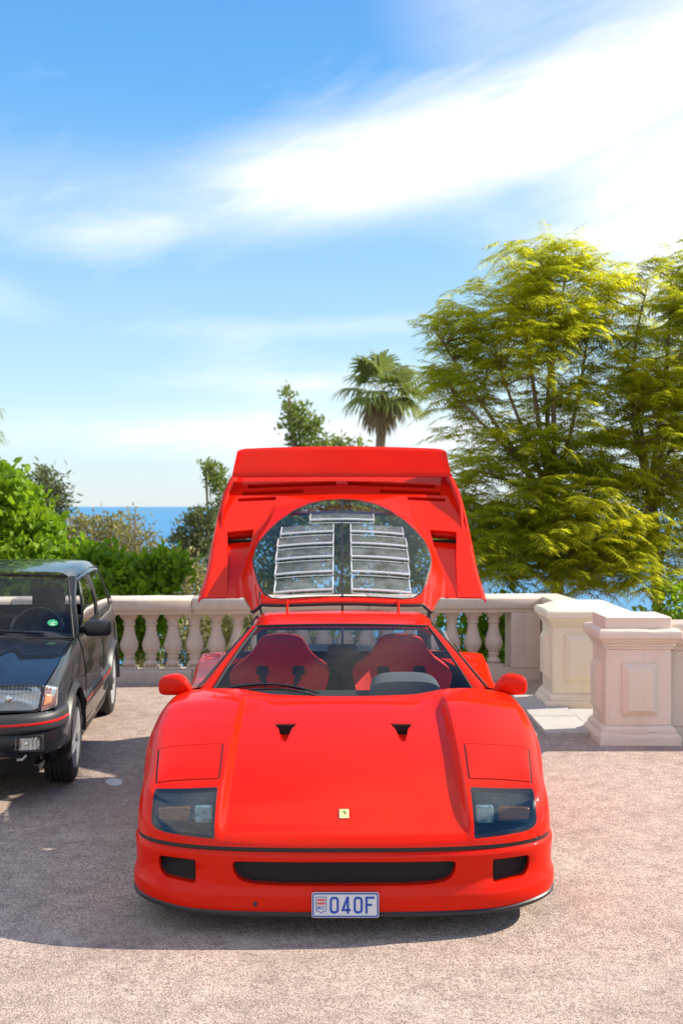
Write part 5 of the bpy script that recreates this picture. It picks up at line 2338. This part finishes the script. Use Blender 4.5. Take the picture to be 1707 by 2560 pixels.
# wheels: tyre with grooved tread, alloy rim with ring of holes
def hole_wheel(x, wv, sgn):
    rad, wid = .285, .185
    wl = empty('wheel', (x, wv, rad), 0, hat)
    wl.scale = (sgn, 1, 1)
    h = wid / 2
    prof = [(.195, -h + .012), (.225, -h), (.262, -h + .006), (.278, -h + .018), (.285, -h + .034)]
    for g in (-.030, .0, .030):
        prof += [(.285, g - .005), (.278, g - .004), (.278, g + .004), (.285, g + .005)]
    prof += [(.285, h - .034), (.278, h - .018), (.262, h - .006), (.225, h), (.195, h - .012)]
    MB().lathe(prof, 56, (0, 0, 0), 'x').build('tyre', M['tyre_rubber'], wl, angle=38)
    # tread blocks: cross sipes on the shoulder
    mb = MB()
    for k in range(56):
        a = 2 * math.pi * k / 56
        ca, sa = math.cos(a), math.sin(a)
        for y0, y1 in ((h - .040, h - .008), (-h + .008, -h + .040)):
            pts = []
            for (xx, rr_) in ((y0, .2865), (y1, .2715)):
                for d in (-.0016, .0016):
                    pts.append((xx, rr_ * ca - d * sa, rr_ * sa + d * ca))
            mb.add(pts, [(0, 1, 3, 2)])
    mb.build('tread_sipes', M['dark_void'], wl, smooth=False)['kind'] = 'stuff'
    mb = MB()
    mb.lathe([(.198, h - .008), (.190, h - .020), (.184, h - .032), (.150, h - .022), (.120, h - .014), (.075, h - .020), (.045, h - .010), (.002, h - .008)], 48, (0, 0, 0), 'x')
    mb.lathe([(.198, h - .008), (.185, h - .05), (.180, -h + .03)], 48, (0, 0, 0), 'x')
    mb.build('rim', M['silver_alloy'], wl, angle=40)
    for k in range(12):
        a = 2 * math.pi * k / 12
        o = MB().lathe([(.021, h - .040), (.021, h - .0150), (.014, h - .0145), (.001, h - .0145)], 12, (0, .130 * math.cos(a), .130 * math.sin(a)), 'x').build('rim_hole', M['dark_void'], wl, angle=40)
    MB().lathe([(.030, h - .012), (.028, h + .002), (.002, h + .004)], 16, (0, 0, 0), 'x').build('hub_cap', M['steel'], wl, angle=40)


for s_ in (1, -1):
    hole_wheel(s_ * .672, .72, s_)
    hole_wheel(s_ * .662, 2.97, s_)

# ------------------------------------------------------------------ trees and shrubs
def rng(seed):
    return np.random.default_rng(seed)


def basis(d, rg):
    """orthonormal frames for an array of directions"""
    d = d / np.linalg.norm(d, axis=1)[:, None]
    h = rg.normal(size=d.shape)
    u = np.cross(d, h)
    u /= np.linalg.norm(u, axis=1)[:, None] + 1e-9
    return d, u, np.cross(d, u)


def limb_mesh(paths, name, mat, parent, seg=7):
    mb = MB()
    for pts, r0, r1 in paths:
        n = len(pts)
        mb.tube(pts, [r0 + (r1 - r0) * i / (n - 1) for i in range(n)], seg)
    return mb.build(name, mat, parent, angle=None)


def curve3(a, b, bend, n=8):
    a, b = Vector(a), Vector(b)
    c = (a + b) / 2 + Vector(bend)
    return [a * (1 - t) ** 2 + c * 2 * t * (1 - t) + b * t * t for t in [i / (n - 1) for i in range(n)]]


def leaves(P, D, L, W, fold, rg):
    """kite-shaped leaves folded along the midrib: 6 vertices, 2 quads"""
    d, u, n = basis(D, rg)
    L = L[:, None]
    W = W[:, None]
    v = [P, P + d * L * .45 + u * W * .5 + n * W * fold, P + d * L * .78 + u * W * .30 + n * W * fold * .6, P + d * L,
         P + d * L * .78 - u * W * .30 + n * W * fold * .6, P + d * L * .45 - u * W * .5 + n * W * fold]
    V = np.stack(v, 1).reshape(-1, 3)
    k = np.arange(len(P)) * 6
    F = np.concatenate([np.stack([k, k + 1, k + 2, k + 3], 1), np.stack([k, k + 3, k + 4, k + 5], 1)])
    return V, F


def blob_points(blobs, total, rg, shell=.55):
    vol = np.array([b[1][0] * b[1][1] * b[1][2] for b in blobs]) ** .75
    cnt = (total * vol / vol.sum()).astype(int) + 1
    out = []
    nor = []
    for (c, r_), n in zip(blobs, cnt):
        q = rg.normal(size=(n, 3))
        q /= np.linalg.norm(q, axis=1)[:, None]
        rad = shell + (1 - shell) * rg.random((n, 1)) ** .6
        out.append(np.array(c) + q * rad * np.array(r_))
        nor.append(q)
    return np.concatenate(out), np.concatenate(nor)


def shrub(name, label, cat, base, blobs, mat, n_clump, per, size, seed, group=None, spread=.16, ratio=.62, fold=.25, trunk_r=.05, bark='bark', updir=.35, shell=.5, nlimb=6):
    rg = rng(seed)
    bz = terrain_z(base[0], base[1]) - .1
    r_ = empty(name, (base[0], base[1], bz))
    tag(r_, label, cat, group)
    off = np.array([base[0], base[1], bz])
    C, N = blob_points(blobs, n_clump, rg, shell)
    C = C - off
    P = np.repeat(C, per, 0)
    Nn = np.repeat(N, per, 0)
    P = P + rg.normal(size=P.shape) * spread * np.array([1, 1, .8])
    D = Nn * .6 + rg.normal(size=P.shape) * .65 + np.array([0, 0, updir])
    L = size * rg.uniform(.5, 1.35, len(P))
    V, F = leaves(P, D, L, L * ratio, fold, rg)
    fast_mesh('crown', V, F, M[mat], r_)
    # trunk and limbs
    paths = []
    top = np.array(blobs[0][0]) - off
    for k in range(nlimb):
        t = C[rg.integers(len(C))]
        st = Vector((0, 0, 0.0)).lerp(Vector(top), .25 * rg.random())
        paths.append((curve3(st, t, rg.normal(size=3) * .12, 7), trunk_r * rg.uniform(.35, .6), trunk_r * .12))
    paths.append((curve3((0, 0, 0), top, rg.normal(size=3) * .1, 8), trunk_r, trunk_r * .35))
    limb_mesh(paths, 'trunk', M[bark], r_)
    return r_


def V2(px, py, D):
    """metres for a place seen at that height and side angle, for a plant D metres away"""
    return ((px - 784) * D / 2400.0, D, 1.81 - (py - 1163) * D / 2400.0)


def B(px, py, D, rx, ry, rz):
    return (V2(px, py, D), (rx, ry, rz))


# ---- feathery trees on the right
def frond_set(P, axis, rg, length, pairs, mat_split):
    """arching pinnate leaves: each pinna a narrow drooping kite"""
    n = len(P)
    d = axis / np.linalg.norm(axis, axis=1)[:, None]
    up = np.array([0, 0, 1.0])
    side = np.cross(d, up)
    side /= np.linalg.norm(side, axis=1)[:, None] + 1e-9
    Ls = length * rg.uniform(.7, 1.2, n)
    droop = rg.uniform(.25, .70, n)
    Vs, Fs = [], []
    base = 0
    prev = None
    # rachis as thin strip
    ts = np.linspace(0, 1, 6)
    pts = [P + d * (Ls * t)[:, None] - up * (droop * Ls * t * t)[:, None] for t in ts]
    for i in range(5):
        a, b = pts[i], pts[i + 1]
        w_ = .0045
        Vs.append(np.stack([a - side * w_, a + side * w_, b + side * w_, b - side * w_], 1).reshape(-1, 3))
        Fs.append(np.arange(n * 4).reshape(n, 4) + base)
        base += n * 4
    for j in range(pairs):
        t = .12 + .88 * j / (pairs - 1)
        c = P + d * (Ls * t)[:, None] - up * (droop * Ls * t * t)[:, None]
        tang = d * Ls[:, None] - up * (2 * droop * Ls * t)[:, None]
        tang /= np.linalg.norm(tang, axis=1)[:, None]
        prof = math.sin(math.pi * min(1, .16 + .80 * t)) ** .7
        for s in (-1, 1):
            pl = (Ls * .27 * prof * rg.uniform(.8, 1.15, n))[:, None]
            q = side * s + tang * .45 - up * rg.uniform(.05, .55, (n, 1))
            q /= np.linalg.norm(q, axis=1)[:, None]
            wv = np.cross(q, up)
            wv /= np.linalg.norm(wv, axis=1)[:, None] + 1e-9
            wv = wv + up * rg.uniform(-.5, .5, (n, 1))
            ww = pl * .066
            Vs.append(np.stack([c, c + q * pl * .5 + wv * ww, c + q * pl - up * pl * .10, c + q * pl * .5 - wv * ww], 1).reshape(-1, 3))
            Fs.append(np.arange(n * 4).reshape(n, 4) + base)
            base += n * 4
    return np.concatenate(Vs), np.concatenate(Fs)


def feather_tree(label, base, hub, limbs, blobs, n_ros, per, seed, length=.50, r0=.085, pairs=13, extra=()):
    rg = rng(seed)
    bz = terrain_z(base[0], base[1]) - .2
    off = np.array([base[0], base[1], bz])
    r_ = empty('feathery_tree', tuple(off))
    tag(r_, label, 'tree', 'feathery trees over the stone pillars')
    hub = np.array(hub) - off
    paths = [(curve3((0, 0, 0), hub, (.1, 0, 0), 9), r0, r0 * .75)]
    nodes = []
    for tip in limbs:
        tip = np.array(tip) - off
        pts = curve3(hub, tip, tuple(np.array([rg.normal() * .15, rg.normal() * .15, .10])), 12)
        paths.append((pts, r0 * rg.uniform(.38, .52), .012))
        nodes += pts[2:]
    for pts, a, b in extra:
        paths.append(([Vector(np.array(p) - off) for p in pts], a, b))
    N = np.array([tuple(p) for p in nodes])
    C, Q = blob_points(blobs, n_ros, rg, .45)
    C = C - off
    for i, c in enumerate(C):
        dist = np.linalg.norm((N - c) * np.array([1, 1, 1.3]), axis=1)
        a = N[np.argmin(dist + (N[:, 2] > c[2]) * .35)]
        if i % 2 == 0:
            paths.append((curve3(a, c, (0, 0, .08), 5), .013, .005))
    limb_mesh(paths, 'trunk', M['bark'], r_, 6)
    P = np.repeat(C, per, 0) + rg.normal(size=(len(C) * per, 3)) * .05
    ang = rg.uniform(0, 2 * np.pi, len(P))
    A = np.stack([np.cos(ang), np.sin(ang), rg.uniform(-.12, 1.05, len(P))], 1)
    V, F = frond_set(P, A, rg, length, pairs, None)
    fast_mesh('crown', V, F, M['feather_leaf'], r_)
    return r_


feather_tree('large feathery tree with yellow-green top rising behind the cream pillar', (2.75, 13.2), V2(1268, 1160, 13.0),
             [V2(1150, 860, 12.9), V2(1205, 720, 13.2), V2(1255, 640, 13.0), V2(1310, 600, 13.3), V2(1350, 760, 13.4), V2(1050, 920, 12.8), V2(1100, 1080, 12.5), V2(1200, 1280, 12.3), V2(1380, 1150, 12.8), V2(1000, 760, 13.2), V2(1330, 1300, 12.4)],
             [B(1195, 860, 13.1, 1.05, 1.0, 1.60), B(1265, 690, 13.1, .72, .8, .75), B(1070, 830, 13.0, .52, .7, .75), B(1150, 1150, 12.8, .80, .8, .95), B(1330, 1190, 12.6, .85, .7, .90), B(1230, 1275, 12.3, .80, .5, .45), B(1120, 1270, 12.4, .45, .5, .40), B(1400, 1290, 12.6, .55, .5, .42), B(1160, 1200, 12.5, .7, .5, .5), B(1290, 1230, 12.4, .7, .5, .5), B(1390, 1230, 12.7, .6, .5, .5)],
             470, 8, 11)
feather_tree('tall feathery tree at the picture edge with a dark bare trunk', (4.12, 13.4), V2(1490, 1130, 13.4),
             [V2(1430, 800, 13.4), V2(1480, 680, 13.6), V2(1540, 640, 13.5), V2(1600, 720, 13.6), V2(1640, 900, 13.4), V2(1450, 980, 13.0), V2(1560, 1080, 12.9)],
             [B(1500, 800, 13.5, .95, 1.0, 1.25), B(1490, 1000, 13.3, .95, .9, 1.0), B(1620, 900, 13.6, 1.0, 1.0, 1.7), B(1585, 650, 13.5, .55, .6, .55), B(1450, 1220, 13.0, .5, .5, .6), B(1420, 1080, 13.2, .5, .6, .6), B(1590, 1180, 13.2, .5, .5, .6), B(1470, 1310, 12.9, .35, .4, .35), B(1570, 1300, 13.0, .35, .4, .4)],
             350, 8, 23, extra=[([V2(1505, 1330, 13.3), V2(1545, 1180, 13.2), V2(1600, 1120, 13.1)], .035, .012)])

# ---- bright broad-leaved growth on the left
shrub('broadleaf_bush', 'tall bright green broad-leaved bush at the picture edge above the hatchback', 'bush', (-4.1, 12.9),
      [B(0, 1195, 12.7, .56, .55, .46), B(40, 1140, 12.7, .20, .4, .20), B(-30, 1120, 12.8, .36, .4, .30), B(88, 1215, 12.6, .20, .4, .14), B(10, 1275, 12.6, .7, .45, .33)],
      'vine_leaf', 420, 14, .105, 3, spread=.085, ratio=.85, fold=.12, updir=.55, group='leafy bushes behind the balustrade')
shrub('broadleaf_bush', 'dark green leafy bush directly above the hatchback roof', 'bush', (-3.3, 12.3),
      [B(120, 1300, 12.3, .75, .4, .26), B(230, 1315, 12.3, .55, .4, .26), B(40, 1330, 12.2, .6, .35, .3), B(190, 1400, 12.3, .75, .35, .30), B(260, 1450, 12.3, .40, .3, .40)],
      'vine_leaf', 420, 13, .10, 5, spread=.085, ratio=.85, fold=.15, updir=.5, group='leafy bushes behind the balustrade')
shrub('broadleaf_bush', 'low spray of green leaves just over the balustrade rail', 'bush', (-2.2, 12.2),
      [B(350, 1315, 12.2, .36, .3, .17), B(385, 1300, 12.2, .22, .25, .13), B(320, 1350, 12.1, .42, .3, .14), B(330, 1440, 12.2, .32, .25, .32)],
      'vine_leaf', 200, 12, .10, 6, spread=.075, ratio=.85, fold=.15, updir=.5, group='leafy bushes behind the balustrade')
# ---- garden shrubs further down the slope
GRP = 'scrub on the slope above the sea'
shrub('pine_tree', 'small grey-green pine standing beyond the bright bush', 'tree', (-7.3, 26),
      [B(112, 1105, 26, .36, .4, .34), B(92, 1145, 26, .32, .4, .26), B(132, 1150, 26, .30, .35, .28), B(108, 1195, 26, .50, .4, .34)], 'olive_leaf', 150, 14, .17, 7, spread=.12, ratio=.28, trunk_r=.10)
shrub('dry_shrub', 'rounded olive-brown shrub in front of the sea', 'shrub', (-4.8, 20),
      [B(215, 1235, 20, .62, .6, .34), B(265, 1225, 20, .36, .4, .30), B(165, 1240, 20, .34, .4, .28), B(220, 1290, 20, .95, .6, .45)], 'dry_leaf', 340, 13, .10, 8, GRP, spread=.11, ratio=.45)
shrub('dry_shrub', 'wispy pale shrub with thin upright twigs against the sea', 'shrub', (-3.8, 19),
      [B(312, 1215, 19, .17, .2, .30), B(330, 1260, 19, .26, .3, .30), B(300, 1285, 19, .4, .4, .30), B(360, 1290, 19, .40, .4, .26)], 'dry_leaf', 200, 9, .09, 9, GRP, spread=.11, ratio=.35, nlimb=22, trunk_r=.045)
shrub('dry_shrub', 'low straw-coloured scrub seen over and through the balustrade', 'shrub', (-2.2, 15.5),
      [B(390, 1345, 15.5, .60, .5, .24), B(430, 1310, 15.5, .28, .4, .22), B(480, 1410, 15.5, .8, .5, .50), B(560, 1440, 15.5, .7, .5, .50), B(420, 1500, 14.5, 1.0, .5, .5), B(640, 1480, 15, 1.0, .5, .6), B(430, 1480, 13.6, .9, .35, .45), B(560, 1480, 13.6, .9, .35, .45), B(700, 1470, 13.6, .9, .35, .45)], 'dry_leaf', 1000, 13, .09, 10, GRP, spread=.11, ratio=.4)
shrub('olive_shrub', 'dark rounded shrub beside the raised engine cover', 'shrub', (-3.0, 22),
      [B(448, 1225, 22, .36, .4, .40), B(470, 1195, 22, .26, .3, .30), B(428, 1255, 22, .32, .4, .26), B(455, 1300, 22, .55, .5, .50)], 'olive_leaf', 320, 14, .10, 12, GRP, spread=.10, ratio=.45)
shrub('slim_tree', 'slim tree top poking out left of the raised engine cover', 'tree', (-2.6, 23),
      [B(472, 1075, 23, .15, .2, .13), B(500, 1085, 23, .22, .2, .16), B(493, 1112, 23, .22, .2, .18), B(515, 1130, 23, .25, .2, .25), B(520, 1190, 23, .30, .3, .40)], 'conifer_leaf', 150, 12, .11, 13, spread=.07, ratio=.4, trunk_r=.06)
shrub('conifer', 'leaning conifer top showing above the raised engine cover', 'tree', (-.6, 30),
      [B(664, 915, 30, .16, .2, .30), B(684, 950, 30, .32, .3, .30), B(672, 975, 30, .30, .3, .20), B(700, 1000, 30, .48, .4, .34), B(722, 975, 30, .24, .2, .22), B(775, 1015, 30, .16, .2, .16), B(815, 1020, 30, .20, .2, .14),
       B(745, 1060, 30, .95, .8, .60), B(700, 1180, 30, 1.5, 1.0, 1.2), B(860, 1210, 30, 1.5, 1.0, 1.2), B(780, 1340, 30, 2.2, 1.0, 1.2), B(600, 1270, 30, .9, .8, 1.2), B(985, 1270, 30, 1.0, .8, 1.2), B(930, 1190, 30, .8, .8, .6)], 'conifer_leaf', 1900, 15, .17, 14, spread=.13, ratio=.42, trunk_r=.16)
shrub('broadleaf_bush', 'dark green bush seen through the balusters near the corner post', 'bush', (1.3, 12.3),
      [B(1060, 1450, 12.3, .40, .3, .45), B(1140, 1460, 12.3, .38, .3, .40), B(1190, 1430, 12.3, .3, .3, .3)], 'vine_leaf', 200, 12, .09, 16, 'leafy bushes behind the balustrade', spread=.09, ratio=.7)
shrub('broadleaf_bush', 'green bush below the balustrade at the picture edge by the pillar', 'bush', (4.2, 12.6),
      [B(1560, 1420, 12.4, .35, .4, .35), B(1600, 1500, 12.0, .5, .4, .5)], 'vine_leaf', 120, 12, .09, 17, 'leafy bushes behind the balustrade', spread=.09, ratio=.7)


# ---- fan palms
def fan_palm(label, crown, n_leaf, rad, seed, parent_base=None, dead=26):
    rg = rng(seed)
    c = np.array(crown)
    bz = terrain_z(c[0], c[1]) - .3
    off = np.array([c[0], c[1], bz])
    r_ = empty('fan_palm', tuple(off))
    tag(r_, label, 'palm tree', 'fan palms')
    h = c[2] - bz
    limb_mesh([([Vector((0.10 * math.sin(k * .7), 0, h * k / 10)) for k in range(11)], .24, .17)], 'trunk', M['palm_bark'], r_, 12)

    def fans(n, elo, ehi, rad, droop, seg=20):
        Vs, Fs = [], []
        b = 0
        for i in range(n):
            az_ = 2 * math.pi * (i * .618 + rg.random() * .1)
            el_ = R(rg.uniform(elo, ehi))
            d = np.array([math.cos(az_) * math.cos(el_), math.sin(az_) * math.cos(el_), math.sin(el_)])
            side = np.array([-math.sin(az_), math.cos(az_), 0])
            nor = np.cross(side, d)
            p0 = np.array([0, 0, h]) + d * .12
            hub_ = p0 + d * rad * .42 - np.array([0, 0, droop * .05])
            w_ = .018
            Vs.append(np.array([p0 - side * w_, p0 + side * w_, hub_ + side * w_, hub_ - side * w_]))
            Fs.append([b, b + 1, b + 2, b + 3])
            b += 4
            for k in range(seg):
                a = R(-105 + 210 * k / (seg - 1)) + rg.normal() * .03
                q = d * math.cos(a) + side * math.sin(a)
                L = rad * .66 * (1 - .22 * abs(a) / 1.8) * rg.uniform(.85, 1.1)
                wv = np.cross(q, nor)
                ww = L * .055
                m = hub_ + q * L * .55 - nor * L * .04
                t1 = hub_ + q * L * .90 - np.array([0, 0, droop * L * .35])
                t2 = hub_ + q * L * 1.02 - np.array([0, 0, droop * L * .75])
                Vs.append(np.array([hub_, m + wv * ww, t1 + wv * ww * .5, t1 - wv * ww * .5, m - wv * ww, t2]))
                Fs += [[b, b + 1, b + 2, b + 4], [b + 4, b + 2, b + 5, b + 3]]
                b += 6
        return np.concatenate(Vs), np.array(Fs)
    V, F = fans(n_leaf, -25, 80, rad, .55)
    fast_mesh('crown', V, F, M['palm_leaf'], r_)
    if dead:
        V, F = fans(dead, -84, -45, rad * .72, .7)
        fast_mesh('dead_skirt', V, F, M['dead_frond'], r_)
    return r_


fan_palm('tall fan palm with brown dead fronds beside the feathery tree', V2(876, 898, 38), 27, 1.65, 31, dead=16)
fan_palm('palm whose frond tips reach in at the picture edge above the bright bush', V2(-125, 985, 20), 30, 1.05, 37, dead=14)
